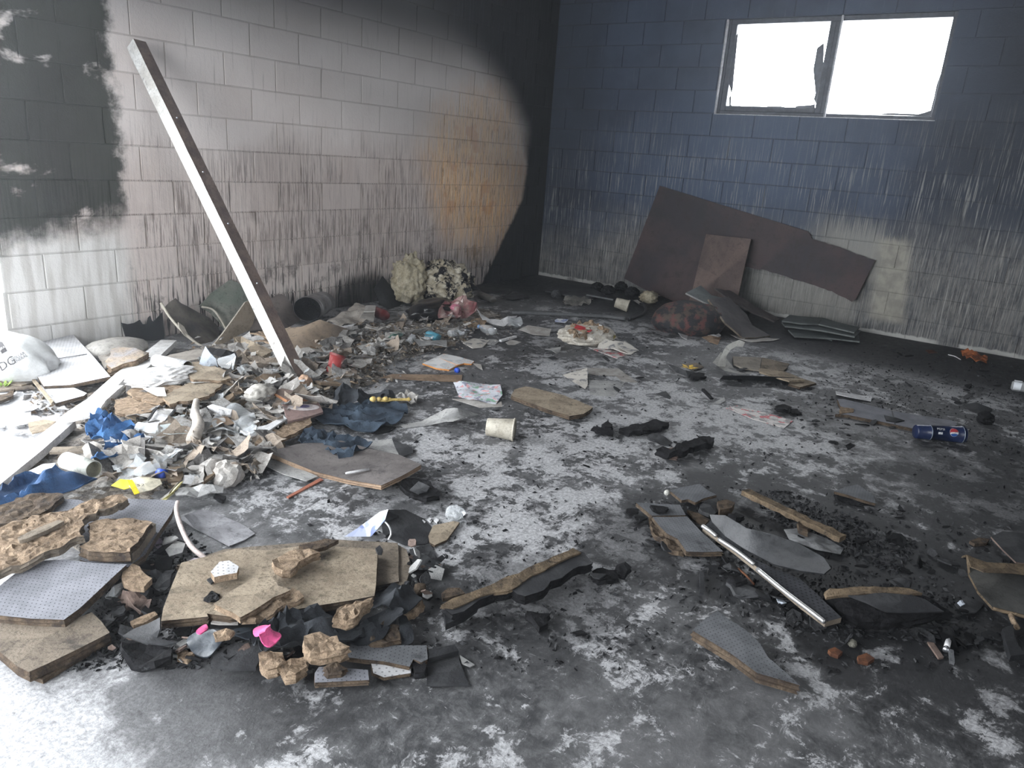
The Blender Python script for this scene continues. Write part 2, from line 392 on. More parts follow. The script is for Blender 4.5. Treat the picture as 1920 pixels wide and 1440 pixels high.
def smooth_outline(pts, n=4):
    P_ = [Vector((p[0], p[1], p[2] if len(p) > 2 else 0)) for p in pts]; k = len(P_); out = []
    for i in range(k):
        a, b, c, d = P_[i-1], P_[i], P_[(i+1) % k], P_[(i+2) % k]
        for j in range(n):
            t = j/n; out.append(tuple(.5*((2*b)+(c-a)*t+(2*a-5*b+4*c-d)*t*t+(3*b-a-3*c+d)*t**3)))
    return out
def G(*ps, h=0.0): return [GP(p[0], p[1], h+(p[2] if len(p) > 2 else 0)) for p in ps]
def box(name, lo, hi, m_, parent=None, bev=0):
    b = bmesh.new(); bmesh.ops.create_cube(b, size=1)
    lo, hi = Vector(lo), Vector(hi)
    for v in b.verts: v.co = Vector(((v.co.x)*(hi.x-lo.x), v.co.y*(hi.y-lo.y), v.co.z*(hi.z-lo.z)))
    if bev: bmesh.ops.bevel(b, geom=b.edges[:], offset=bev, segments=1, affect='EDGES')
    me = bpy.data.meshes.new(name); b.to_mesh(me); b.free(); me.materials.append(m_)
    return link(name, me, parent, (lo+hi)/2)
def frame_of(a, b, roll=0.0):
    d = (Vector(b)-Vector(a)).normalized(); s = d.cross(Vector((0, 0, 1)))
    s = s.normalized() if s.length > 1e-3 else Vector((1, 0, 0)); t_ = s.cross(d)
    return d, math.cos(roll)*s+math.sin(roll)*t_, -math.sin(roll)*s+math.cos(roll)*t_
def lathe(name, a, b, prof, m_, seg=28, parent=None, smooth=True, squash=None, dent=0, mi=None, closed=False):
    """surface of revolution round the axis a->b; prof = [(t along the axis in metres, radius)]"""
    a = Vector(a); d, s, t_ = frame_of(a, b); vs, fs, fm = [], [], []
    for i, (t, r) in enumerate(prof):
        for j in range(seg):
            an = 2*PI*j/seg; rr_ = r*(1+dent*mn.noise(Vector((math.cos(an)*1.3+3, math.sin(an)*1.3, t*18))))
            vs.append(a+d*t+s*math.cos(an)*rr_+t_*math.sin(an)*rr_*(squash or 1))
    for i in range(len(prof)-1):
        for j in range(seg):
            fs.append((i*seg+j, i*seg+(j+1) % seg, (i+1)*seg+(j+1) % seg, (i+1)*seg+j)); fm.append(mi[i] if mi else 0)
    return finish(name, vs, fs, m_, fm, parent, None, smooth, closed=closed)
def spline(pts, n=8):
    P_ = [Vector(p) for p in pts]; P_ = [2*P_[0]-P_[1]]+P_+[2*P_[-1]-P_[-2]]; out = []
    for i in range(1, len(P_)-2):
        for j in range(n):
            t = j/n; a, b, c, d = P_[i-1:i+3]
            out.append(.5*((2*b)+(c-a)*t+(2*a-5*b+4*c-d)*t*t+(3*b-a-3*c+d)*t**3))
    return out+[P_[-2]]
def tube(name, pts, r, m_, parent=None, seg=10, n=8, flat=1.0, rz=None):
    P_ = spline(pts, n); vs, fs = [], []; k = len(P_)
    for i, p in enumerate(P_):
        d = (P_[min(i+1, k-1)]-P_[max(i-1, 0)]).normalized(); s = d.cross(Vector((0, 0, 1)))
        s = s.normalized() if s.length > 1e-3 else Vector((1, 0, 0)); t_ = s.cross(d); q = r*(rz(i/(k-1)) if rz else 1)
        for j in range(seg): an = 2*PI*j/seg; vs.append(p+s*math.cos(an)*q+t_*math.sin(an)*q*flat)
    for i in range(k-1):
        for j in range(seg): fs.append((i*seg+j, i*seg+(j+1) % seg, (i+1)*seg+(j+1) % seg, (i+1)*seg+j))
    fs.append(tuple(range(seg))); fs.append(tuple((k-1)*seg+j for j in range(seg)))
    return finish(name, vs, fs, m_, None, parent, None, True)
def stick(name, a, b, w_, h_, m_, parent=None, roll=0.0, n=8, rag=.0, bend=0.0, seed=0, mats=None, pick=None):
    a, b = Vector(a), Vector(b); d, s, t_ = frame_of(a, b, roll); L_ = (b-a).length; vs, fs, fm = [], [], []
    for i in range(n+1):
        f = i/n
        for sx, sy in ((-1, -1), (1, -1), (1, 1), (-1, 1)):
            jx = rag*mn.noise(Vector((f*L_*25, sx*3+seed, sy))); jy = rag*mn.noise(Vector((f*L_*25+9, sx*3+seed, sy*4)))
            e = rag*2.5*mn.noise(Vector((sx*5+seed, sy*7, i))) if i in (0, n) else 0
            vs.append(a+d*(L_*f+e)+s*(sx*w_/2+jx)+t_*(sy*h_/2+jy)+Vector((0, 0, bend*math.sin(PI*f))))
    for i in range(n):
        for j in range(4): fs.append((i*4+j, i*4+(j+1) % 4, i*4+4+(j+1) % 4, i*4+4+j)); fm.append(pick[j] if pick else 0)
    fs += [(0, 1, 2, 3), (n*4, n*4+1, n*4+2, n*4+3)]; fm += [0, 0]
    return finish(name, vs, fs, mats or m_, fm, parent)
def lump(name, c, size, m_, seed=0, amp=.25, fr=2.0, sub=3, parent=None, smooth=False, rot=(0, 0, 0), ridge=True, flat=.0, fn=None, mi=None):
    b = bmesh.new(); bmesh.ops.create_icosphere(b, subdivisions=sub, radius=1)
    M_ = Matrix.Rotation(rot[2], 3, 'Z') @ Matrix.Rotation(rot[1], 3, 'Y') @ Matrix.Rotation(rot[0], 3, 'X')
    for v in b.verts:
        p = v.co.copy(); q = p*fr+Vector((seed*3.3, seed*1.7, -seed))
        d = (1-2*abs(mn.noise(q)))*.6+.5*mn.noise(q*2.3) if ridge else mn.noise(q)+.4*mn.noise(q*2.5)
        s_ = 1+amp*d+(fn(p, q) if fn else 0); p = p*s_
        if flat: p.z = max(p.z, -1+flat)
        v.co = M_ @ Vector((p.x*size[0], p.y*size[1], p.z*size[2]))
    me = bpy.data.meshes.new(name); b.to_mesh(me)
    for m2 in (m_ if isinstance(m_, (list, tuple)) else [m_]): me.materials.append(m2)
    me.polygons.foreach_set('use_smooth', [smooth]*len(me.polygons)); b.free()
    return link(name, me, parent, c)
def letters(name, text, size, m_, org, xdir, ydir, onto, parent, depth=.0022, push=None):
    """lettering laid on the surface of the object 'onto' along a fixed direction"""
    cu = bpy.data.curves.new(name, 'FONT'); cu.body = text; cu.size = size; cu.resolution_u = 2
    tmp = bpy.data.objects.new(name, cu); COL.objects.link(tmp)
    me = bpy.data.meshes.new_from_object(tmp.evaluated_get(bpy.context.evaluated_depsgraph_get())); bpy.data.objects.remove(tmp)
    b = bmesh.new(); b.from_mesh(me); bmesh.ops.triangulate(b, faces=b.faces)
    for _ in range(2):
        bmesh.ops.subdivide_edges(b, edges=[e for e in b.edges if e.calc_length() > size*.14], cuts=1); bmesh.ops.triangulate(b, faces=b.faces)
    xd, yd = Vector(xdir).normalized(), Vector(ydir).normalized(); pd = Vector(push) if push is not None else xd.cross(yd)
    pts = [Vector(org)+xd*v.co.x+yd*v.co.y for v in b.verts]; stamp(b, pts, onto, pd.normalized(), depth)
    me2 = bpy.data.meshes.new(name); b.to_mesh(me2); b.free(); me2.materials.append(m_); me2.transform(Matrix.Translation(-Vector(org)))
    return link(name, me2, parent, org)
def stamp(b, pts, onto, pd, depth):
    off = onto.location+(onto.parent.location if onto.parent else Vector())
    t = BVHTree.FromPolygons([v.co+off for v in onto.data.vertices], [tuple(p.vertices) for p in onto.data.polygons])
    for v, p in zip(b.verts, pts):
        h_ = t.ray_cast(p+pd*.5, -pd)
        v.co = (h_[0]+pd*depth) if h_[0] is not None else p
def decal(name, outline, m_, org, xdir, ydir, onto, parent, push, depth=.001):
    xd, yd = Vector(xdir).normalized(), Vector(ydir).normalized(); b = bmesh.new()
    vs = [b.verts.new((x, y, 0)) for x, y in outline]; f = b.faces.new(vs); bmesh.ops.triangulate(b, faces=[f])
    for _ in range(2): bmesh.ops.subdivide_edges(b, edges=b.edges[:], cuts=1, use_grid_fill=True)
    bmesh.ops.triangulate(b, faces=b.faces)
    pts = [Vector(org)+xd*v.co.x+yd*v.co.y for v in b.verts]; stamp(b, pts, onto, Vector(push).normalized(), depth)
    me2 = bpy.data.meshes.new(name); b.to_mesh(me2); b.free(); me2.materials.append(m_); me2.transform(Matrix.Translation(-Vector(org)))
    return link(name, me2, parent, org)

# ------------------------------------------------------------------ the room
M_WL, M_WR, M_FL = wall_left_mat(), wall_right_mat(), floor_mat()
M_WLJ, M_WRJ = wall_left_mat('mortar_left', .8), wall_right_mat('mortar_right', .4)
M_SOOT = mat('soot_blackened_plaster', (.035, .036, .04), (.02, .021, .024), 2, .8, .3)
M_MORT = mat('mortar', (.12, .11, .105), (.07, .068, .068), 6, .9)
fl = box('floor', (XB, YN, -.15), (.15, .15, 0), M_FL); tag(fl, kind='structure')
ce = box('ceiling', (XB-.2, YN-.2, ZC), (.2, .2, ZC+.15), M_SOOT); tag(ce, kind='structure')
gr = box('ground_outside', (XB-4, YN-4, -.3), (4, 5, -.16), mat('outside_ground', (.35, .35, .33), (.25, .25, .23), 1)); tag(gr, kind='structure')
def slabs(name, rects, axis, at, out_, m_):
    """wall of the given rectangles (u0, u1, z0, z1) in one mesh"""
    vs, fs = [], []
    for u0, u1, z0, z1 in rects:
        k = len(vs)
        for u in (u0, u1):
            for z in (z0, z1):
                for d in (at, at+out_): vs.append(Vector((u, d, z)) if axis == 'x' else Vector((d, u, z)))
        fs += [tuple(k+i for i in f) for f in ((0, 1, 3, 2), (4, 6, 7, 5), (0, 4, 5, 1), (2, 3, 7, 6), (0, 2, 6, 4), (1, 5, 7, 3))]
    return tag(finish(name, vs, fs, m_, None, None, (0, 0, 0)), kind='structure')
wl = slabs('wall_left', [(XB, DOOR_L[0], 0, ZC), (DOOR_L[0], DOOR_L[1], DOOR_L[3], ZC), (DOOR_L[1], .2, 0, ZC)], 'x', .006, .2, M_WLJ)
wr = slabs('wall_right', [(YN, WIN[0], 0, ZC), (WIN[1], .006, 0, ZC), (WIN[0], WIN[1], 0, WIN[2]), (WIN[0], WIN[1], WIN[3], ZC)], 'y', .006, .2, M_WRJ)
slabs('wall_back', [(YN, DOOR_B[0], 0, ZC), (DOOR_B[0], DOOR_B[1], DOOR_B[3], ZC), (DOOR_B[1], .2, 0, ZC)], 'y', XB, -.2, M_SOOT)
slabs('wall_near', [(XB, ADDED_OPENING[0], 0, ZC), (ADDED_OPENING[1], .2, 0, ZC), (ADDED_OPENING[0], ADDED_OPENING[1], 0, ADDED_OPENING[2]), (ADDED_OPENING[0], ADDED_OPENING[1], ADDED_OPENING[3], ZC)], 'x', YN, -.2, M_SOOT)
BM = {}
def block(parent, axis, u0, u1, z0, z1, m_):
    j = .0032; key = (axis, round(u1-u0, 3), round(z1-z0, 3))
    if key not in BM:
        b = bmesh.new(); bmesh.ops.create_cube(b, size=1); W_, H_ = (u1-u0)/2-j, (z1-z0)/2-j
        for v in b.verts:
            x, y, z = v.co*2; e = .0022 if y < 0 else 0
            x *= (W_-e); z *= (H_-e); y = 0 if y < 0 else .012
            v.co = (x, y, z) if axis == 'x' else (y, x, z)
        bmesh.ops.recalc_face_normals(b, faces=b.faces)
        me = bpy.data.meshes.new('block'); b.to_mesh(me); b.free(); me.materials.append(m_); BM[key] = me
    u, z = (u0+u1)/2, (z0+z1)/2
    return link('block', BM[key], parent, (u, R.uniform(-.0015, .001), z) if axis == 'x' else (R.uniform(-.0015, .001), u, z))
for k in range(15):
    z0, z1 = max(0, k*H+ZO), (k+1)*H+ZO
    u = -.3603 if k % 2 == 0 else -.1571; u1 = 0.0
    while u1 > DOOR_L[1]+.01:
        u0 = max(u, DOOR_L[1]); 
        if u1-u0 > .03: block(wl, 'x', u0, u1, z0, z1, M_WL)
        u1 = u0; u = u0-2*H
    u = -.1832 if k % 2 == 0 else -.3864; u1 = 0.0
    while u1 > -5.4:
        u0 = u; segs = [(u0, u1)]
        if WIN[2] < (z0+z1)/2 < WIN[3]: segs = [(max(u0, WIN[1]), u1), (u0, min(u1, WIN[0]))]
        for a, b in segs:
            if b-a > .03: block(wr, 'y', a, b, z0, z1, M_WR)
        u1 = u0; u = u0-2*H
# window in the right wall: steel frame, two sashes, what is left of the blackened glass
M_STEEL = mat('sooty_window_steel', (.05, .06, .085), (.03, .036, .05), 20, .5, .5)
M_GLASSB = mat('soot_black_glass', (.045, .055, .085), (.03, .035, .05), 25, .35, .5)
M_PALE = mat('bare_pale_edge', (.55, .55, .58), (.35, .36, .40), 30, .8)
w1 = thing('window_1', (.05, (WIN[0]+WIN[1])/2, WIN[2]), None, None); w1['kind'] = 'structure'
y0, y1, z0, z1 = WIN
def wb(n_, a0, a1, b0, b1, x0=.03, x1=.08, m_=M_STEEL): return box(n_, (x0, a0, b0), (x1, a1, b1), m_, w1, .003)
wb('frame', y0, y0+.03, z0, z1); wb('frame', y1-.03, y1, z0, z1); wb('frame', y0+.03, y1-.03, z0, z0+.03); wb('frame', y0+.03, y1-.03, z1-.04, z1)
ym = -2.80; wb('mullion', ym-.025, ym+.025, z0+.03, z1-.04)
wb('sill_edge', y0-.01, y1+.01, z0-.007, z0, -.004, .03, M_PALE); wb('edge_strip', y1-.004, y1+.012, z0, z1, -.004, .03, M_PALE); wb('edge_strip', ym-.03, ym-.016, z0-.01, z1, -.002, .03, M_PALE)
for a0, a1 in ((ym+.025, y1-.03),):
    wb('sash', a0, a0+.05, z0+.03, z1-.04, .035, .07); wb('sash', a1-.05, a1, z0+.03, z1-.04, .035, .07); wb('sash', a0+.05, a1-.05, z0+.03, z0+.075, .035, .07)
def shard(pp):
    return sheet('glass_shard', [PX(a, b, .05) for a, b in pp], M_GLASSB, .005, grid=.08, parent=w1)
shard([(1367, 207), (1367, 183), (1371, 178), (1370, 196), (1377, 201), (1386, 198), (1392, 200), (1402, 199), (1412, 202), (1420, 207), (1430, 203), (1440, 199), (1462, 199), (1473, 201), (1478, 206), (1484, 205), (1489, 199), (1487, 207), (1490, 207), (1492, 199), (1520, 197), (1528, 195), (1528, 209), (1450, 209)])
shard([(1371, 176), (1366, 150), (1370, 90), (1384, 60), (1380, 100), (1376, 140), (1374, 165)])
shard([(1531, 196), (1526, 186), (1529, 175), (1525, 130), (1532, 90), (1545, 80), (1541, 195)])
shard([(1650, 215), (1655, 213), (1672, 212), (1690, 213), (1722, 214), (1733, 211), (1745, 207), (1752, 180), (1756, 160), (1763, 140), (1764, 170), (1751, 219)])

# ------------------------------------------------------------------ materials of the things
WHT = mat('white_paint', (.80, .80, .80), (.62, .61, .60), 6, .6, .3, .15, 80, .06)
WOODB = mat('weathered_wood', (.20, .145, .12), (.12, .088, .078), 9, .8)
FIB = mat('torn_fibreboard', (.38, .285, .20), (.20, .145, .10), 40, .95, .1, 1.0, 90, .12, sp=.8)
FIBD = mat('fibreboard_edge', (.13, .098, .07), (.055, .042, .034), 30, .95, .1, 1.0, 60, .25)
TAN = mat('tan_board_face', (.25, .21, .165), (.165, .138, .11), 7, .9, .15, .6, 70, .25, sp=.7)
TANL = mat('pale_tan_board_face', (.36, .30, .225), (.24, .195, .145), 8, .9, .15, .6, 60, .15, sp=.7)
GRB = mat('grey_brown_board_face', (.15, .135, .13), (.10, .09, .088), 6, .7, .3, .3, 60, .15)
CHAR = mat('charcoal', (.008, .008, .009), (.018, .018, .02), 30, .8, .12, 1.0, 50)
CHARS = mat('burnt_sheet', (.030, .031, .034), (.014, .015, .017), 8, .65, .2, .5, 60, .2)
CHARB = mat('burnt_board_face', (.060, .061, .064), (.024, .025, .028), 7, .7, .2, .5, 50, .3)
RIDGE = mat('scorched_ridge', (.22, .165, .11), (.11, .085, .06), 20, .9, .1, 1.0, 80, .2, sp=.8)
PAPER = mat('soiled_paper', (.62, .60, .57), (.42, .39, .36), 14, .85, .2, .3, 60, .06, .35)
PAPW = mat('white_paper', (.82, .82, .83), (.62, .62, .63), 14, .8, .2, .2, 60, .04, .12)
GREYP = mat('grey_vinyl_strip', (.42, .42, .41), (.26, .26, .26), 10, .6, .35, .3, 60, .15)
BEIGE = mat('beige_plastic_sheeting', (.42, .39, .35), (.30, .27, .24), 7, .5, .4, .3, 40, .08)
CLOTH = mat('black_cloth', (.035, .039, .045), (.018, .020, .024), 16, .85, .2, .5, 150)
DENIM = mat('dark_blue_grey_cloth', (.055, .078, .108), (.022, .030, .043), 9, .9, .15, .6, 150)
BLUE = mat('blue_cloth', (.050, .14, .31), (.022, .07, .18), 8, .85, .2, .5, 150)
BLUED = mat('navy_blue_cloth', (.026, .075, .18), (.012, .036, .09), 8, .85, .2, .5, 150)
FOAM = mat('cream_foam', (.55, .50, .38), (.36, .31, .21), 12, .8, .25, .8, 30, .1, sp=.8)
CARD = mat('brown_cardboard', (.32, .23, .16), (.22, .155, .11), 8, .9, .15, .3, 60, .1)
TILEA = tile_mat('perforated_tile_face', (.235, .24, .268), (.165, .17, .19), soot=.15)
TILEB = tile_mat('sooty_perforated_tile_face', (.155, .16, .172), (.10, .105, .113), soot=.35)
TILEW = tile_mat('pale_perforated_tile_face', (.62, .62, .64), (.46, .46, .47), pitch=.016, soot=.06, hole=.2, dk=.5)
METAL = mat('dull_metal', (.42, .43, .45), (.25, .25, .27), 14, .35, .5, .2, 60, .1, metal=.8)
RUST = mat('rusty_orange', (.16, .065, .03), (.07, .03, .02), 20, .8)
def simple(name, c, rough=.5, spec=.4, **k): return mat(name, c, tuple(x*.75 for x in c), 10, rough, spec, .1, **k)
def glassy(name, col, alpha=.35, rough=.12):
    if name in MATS: return MATS[name]
    t = T(name); t.out(col, rough, .6); t.b.inputs['Transmission Weight'].default_value = 1-alpha; t.b.inputs['IOR'].default_value = 1.2
    t.bump(t.noise(t.obj(), 35, 3), .5, .004); MATS[name] = t.m; return t.m
def printed(name, paper, inks, sc=22, cover=.5, lines=True, stretch=(1, 1, 1)):
    """a printed sheet: blocks of ink and rows of text too small to read"""
    t = T(name); uv = t.uv(); u, v, _ = t.xyz(uv); c = t.mix(t.noise(uv, 15, 4), paper, tuple(x*.82 for x in paper))
    for i, ink in enumerate(inks):
        n = t.noise(t.vm(t.va(uv, (i*3.1, i*1.7, 0)), stretch), sc*(1+.3*i), 2, .5)
        c = t.mix(t.ss(n, .60-cover*.12, .62-cover*.1)*.85, c, ink)
    if lines:
        r = t.math('FRACT', v*(1/.0085)); w_ = t.noise(t.vm(uv, (160, 118, 1)), 1.0, 1)
        a = t.ss(t.noise(uv, 9, 1), .50, .52)
        c = t.mix(t.ss(r, .45, .55)*t.ss(w_, .42, .46)*a*.55, c, (.12, .12, .13))
    c = t.mix(t.ss(t.noise(uv, 8, 6, .7), .62, .75)*.6, c, (.12, .11, .10))
    return t.out(c, .7, .3)
NEWS = printed('newsprint', (.60, .57, .52), [(.20, .20, .21)], 18, .3)
MAG = printed('printed_magazine', (.80, .80, .80), [(.50, .64, .74), (.75, .45, .32)], 22, -.3)
LEAF = printed('printed_leaflet', (.70, .72, .78), [(.20, .45, .28), (.75, .35, .35), (.25, .27, .36)], 18, .1)
REDP = printed('red_and_white_print', (.72, .68, .66), [(.62, .10, .12), (.3, .3, .3)], 16, .5)
BLUP = printed('blue_and_white_print', (.80, .82, .86), [(.16, .22, .50), (.45, .50, .66)], 15, .55, False)

def S(name, pts, m_, label, cat, h=.0, group=None, **k):
    o = sheet(name, G(*pts, h=h), m_, **k); return tag(o, label, cat, group)
# ---- litter bed along the left wall: what is trodden together below the things lying on it
def litter_bed():
    t = T('trodden_litter'); p = t.pos()
    v = t.va(p, t.comb(t.noise(p, 14, 4)*.06, t.noise(t.va(p, (3, 3, 3)), 14, 4)*.06, 0.0))
    cr = t.vor(v, 24, 'F1', 'Color'); a, b, c_ = t.xyz(cr); n = t.noise(p, 9, 5, .7); f = t.noise(p, 50, 5, .7)
    c = t.ramp(a, [(0, (.14, .12, .10)), (.25, (.34, .30, .26)), (.45, (.48, .44, .40)), (.6, (.24, .21, .18)), (.8, (.56, .55, .53)), (1, (.42, .35, .28))])
    c = t.mix(t.ss(n, .48, .6)*.8, c, (.05, .045, .042)); c = t.mix(t.ss(f, .45, .65)*.6, c, (.03, .028, .027))
    t.bump(t.math('ADD', b, f), .9, .015); m_ = t.out(c, .9, .15)
    vs, fs, ix = [], [], {}; g = .035
    nx, ny = int(4.4/g), int(2.6/g)
    for i in range(nx):
        for j in range(ny):
            x, y = -6.2+i*g, -2.3+j*g*.98
            h_ = hz(x, y)
            if h_ > .014 and y < -.02:
                ix[i, j] = len(vs); vs.append(Vector((x, y, h_-.012+.012*mn.noise(Vector((x*19, y*19, 1)))+.008*mn.noise(Vector((x*47, y*47, 5))))))
    for (i, j) in list(ix):
        q = [(i, j), (i+1, j), (i+1, j+1), (i, j+1)]
        if all(k in ix for k in q): fs.append(tuple(ix[k] for k in q))
    n0 = len(vs); used = {}
    edge = {}
    for f_ in fs:
        for a_ in range(4): edge[(f_[a_], f_[(a_+1) % 4])] = 1
    vs2 = list(vs); 
    for e in list(edge):
        if (e[1], e[0]) not in edge:
            for i in e:
                if i not in used: used[i] = len(vs2); q = vs[i].copy(); q.z = -.002; vs2.append(q)
            fs.append((e[1], e[0], used[e[0]], used[e[1]]))
    o = finish('litter_bed', vs2, fs, m_, None, None, (-4.2, -.9, 0), False, closed=False)
    tag(o, 'low bed of trodden litter, ash and crumbs along the pale wall', 'litter', None, 'stuff')
litter_bed()

# ---- the leaning timber and the white planks
b0 = GP(570, 722, .0); b0.z = 0; t0 = PY(303, 182, -.30); dd = (t0-b0); t1 = b0+dd*((-.075-b0.y)/dd.y)
d_, s0, t0_ = frame_of(b0, t1); vw = CP-(b0+t1)*.5; rl = math.atan2(vw.dot(t0_), vw.dot(s0))-PI/4
_, s1_, t1_ = frame_of(b0, t1, rl); pk = tuple(0 if n_.dot(CR) < 0 else 1 for n_ in (-t1_, s1_, t1_, -s1_))
bm_ = stick('timber', b0+dd.normalized()*.02, t1, .078, .078, None, roll=rl, n=24, rag=.0022, mats=[mat('flaking_white_paint', (.58, .58, .57), (.40, .38, .355), 9, .6, .3, .3, 80, .10), WOODB], pick=pk)
tag(bm_, 'long square timber, white on one side, leaning up to the left wall', 'timber')
tag(lump('wood_offcut', GP(571, 718, .035), (.04, .035, .04), mat('raw_wood_end', (.55, .38, .27), (.35, .22, .15), 20), 4, .35, 2, 3), 'pale splintered block wedged at the foot of the leaning timber', 'wood')
for f in (.30, .47, .62, .78):
    p = b0+(t1-b0)*f; s_ = (CP-p).normalized(); q = p+s_*.062+CR*.03
    nl = lathe('nail', q, q+s_*.012, [(0, .0), (0, .005), (.012, .005), (.012, 0)], METAL, 8); nl.parent = bm_; nl.location = nl.location-bm_.location
S('plank', [(302, 637), (331, 638), (278, 688), (225, 727), (197, 752), (176, 760), (155, 758), (162, 749), (217, 700), (250, 677)], WHT, 'far half of the white plank, from the heap towards the wall', 'plank', h=.05, th=.028, grid=.06, rag=.004, rag_edges=(4, 5, 6))
S('plank', [(160, 750), (197, 753), (183, 775), (160, 781), (132, 787), (107, 788), (118, 778)], WHT, 'splintered white board end lying across the joint of the white planks', 'plank', h=.062, th=.012, grid=.05, rag=.004)
S('plank', [(111, 787), (141, 789), (80, 843), (10, 900), (-60, 956), (-100, 956), (-60, 915), (0, 872)], WHT, 'near half of the white plank, running out of the picture at the left', 'plank', h=.035, th=.032, grid=.06)

# ---- plastic carrier bag
BAG = glassy('white_plastic_film', (.86, .88, .88), .93, .3)
bc = GP(30, 672, .11)
def bagf(p, q): return -.35*max(0, p.x)**2
bag = lump('plastic_bag', bc, (.27, .15, .115), mat('white_bag_film', (.60, .61, .61), (.46, .47, .47), 5, .35, .5, .5, 20, sp=.15), 4, .14, 1.5, 4, None, True, (0.1, .28, -.95), True, .15, bagf)
tag(bag, 'white printed plastic bag bulging by the doorway', 'bag')
INK = simple('grey_ink', (.09, .085, .09), .5)
view = (CP-bc).normalized(); xd = (CR*.85+CU*.50); yd = (-CR*.50+CU*.85)
def atbag(px, py): d = ray(px, py); return CP+d*((bc-CP).length/d.length)
letters('lettering', 'DG', .062, INK, atbag(3, 696), xd, yd, bag, bag, push=view)
letters('lettering', 'DOLLAR', .021, INK, atbag(22, 678), xd, yd, bag, bag, push=view); letters('lettering', 'GENERAL', .021, INK, atbag(24, 684), xd, yd, bag, bag, push=view)
sq = decal('printed_block', [(0, 0), (.055, 0), (.055, .06), (0, .06)], INK, atbag(-3, 668), xd, yd, bag, bag, view)
letters('lettering', 'GENERAL', .016, simple('white_ink', (.8, .8, .8)), atbag(-9, 663), xd, yd, bag, bag, push=view, depth=.003)

# ---- pale perforated tiles by the bag
def tile(pts, label, m_=TILEA, h=.03, th=.018, rag=.0, seam=None, **k):
    o = S('perforated_tile', pts, m_, label, 'tile', h=h, th=th, side=FIBD, rag=rag, lam=3, **k)
    if seam:
        a, b = G(*seam, h=h); q = stick('groove', a+Vector((0, 0, .0003)), b+Vector((0, 0, .0003)), .005, .0018, simple('dark_groove', (.03, .03, .032)), n=1); q.parent = o; q.location = q.location-o.location
    return o
tile([(88, 633, .05), (138, 628, .05), (175, 668, .03), (207, 706, .02), (130, 722), (82, 724), (48, 672, .03)], 'pale perforated tile lying half under the white bag', TILEW, .035, seam=[(98, 674, .035), (163, 664, .035)])
tile([(72, 722), (132, 724), (163, 737), (157, 742), (104, 756)], 'small pale perforated tile corner in front of the bag', TILEW, .02)
o = sheet('lath', G((42, 690), (48, 689), (100, 752), (96, 757), h=.03), TANL, .01); tag(o, 'thin pale lath lying beside the tile at the doorway', 'lath')
S('board', [(-10, 698), (42, 690), (64, 716), (40, 722), (-10, 716)], TAN, 'dull tan board under the front of the white bag', 'board', h=.02, th=.01)
S('board', [(-10, 716), (60, 722), (66, 726), (-10, 732)], TAN, 'narrow split board at the left edge below the bag', 'board', h=.012, th=.01, rag=.005)
S('bark_chunk', [(-10, 742), (12, 738), (28, 728), (24, 742), (0, 752), (-10, 754)], FIBD, 'dark crumbling board end at the left edge by the sprout', 'debris', h=.02, th=.015, rag=.008)
sp = thing('sprout', GP(8, 728), 'tiny green sprout growing in the litter by the doorway', 'plant')
GRN = simple('sprout_green', (.35, .55, .10), .6)
for i in range(7):
    a = i*2.4; c0 = sp.location; d = Vector((math.cos(a), math.sin(a), .9)); s_ = Vector((-math.sin(a), math.cos(a), 0))*.008
    sheet('leaf', [c0+d*.004, c0+d*.02+s_, c0+d*.042, c0+d*.02-s_], GRN, .001, grid=.02, parent=sp)
for k, (pts, lab) in enumerate((([(5, 778), (58, 772), (62, 792), (22, 801)], 'white sheet lying alone on the bright floor by the doorway'), ([(62, 786), (110, 776), (108, 790), (70, 792)], 'small white offcut touching the white plank on the bright floor'))):
    S('paper_sheet', pts, PAPW, lab, 'paper', h=.012, th=.002, nz=(.004, 12), rag=.004)
S('cardboard', [(52, 792), (84, 786), (105, 790), (86, 806), (60, 812)], TANL, 'yellowed board scrap at the upper edge of the near white plank', 'debris', h=.025, th=.006, rag=.006)

# ---- yellow-grey insulation slabs, pillow, black sheet by the wall
pil = lump('pillow', GP(215, 655, .03), (.20, .13, .06), mat('dirty_pillow', (.50, .48, .45), (.36, .34, .31), 6, .9), 9, .10, 1.3, 3, None, True, (0, 0, .2)); tag(pil, 'grimy pale pillow slumped against the white part of the wall', 'pillow')
S('wrap', [(178, 655), (192, 646), (210, 650), (205, 680), (196, 690), (185, 672)], BEIGE, 'crumpled beige wrap between the pale tile and the grey slab', 'wrap', h=.04, th=.003, nz=(.02, 16), rag=.008)
S('insulation_slab', [(197, 678, .01), (206, 658, .05), (222, 648, .05), (262, 656, .05), (280, 661, .03), (258, 674, .02), (228, 683, .01), (208, 692)], mat('yellow_edge_slab', (.30, .29, .30), (.40, .32, .24), 9, .9, .1, .6, 50, .1), 'torn slab with a grey face and yellow edge in front of the pillow', 'slab', h=.06, th=.03, side=FIB, rag=.014, lam=3, jag=.02)
S('insulation_slab', [(200, 694), (232, 680), (262, 667), (270, 664), (258, 680), (232, 693), (206, 699)], FIB, 'crumbly tan slab under the grey one by the white plank', 'slab', h=.04, th=.022, rag=.012, lam=3, jag=.02)
bp = [PY(x, y, -.06) for x, y in ((227, 605), (240, 608), (252, 606), (263, 600), (268, 608), (275, 608), (278, 596), (282, 592), (285, 601), (288, 603), (297, 593), (304, 585), (309, 640), (237, 637))]
tag(sheet('black_sheet', bp, simple('black_plastic', (.014, .016, .018), .6), .004, grid=.06, nz=(.01, 6)), 'torn upright black sheet standing at the foot of the wall', 'sheet')

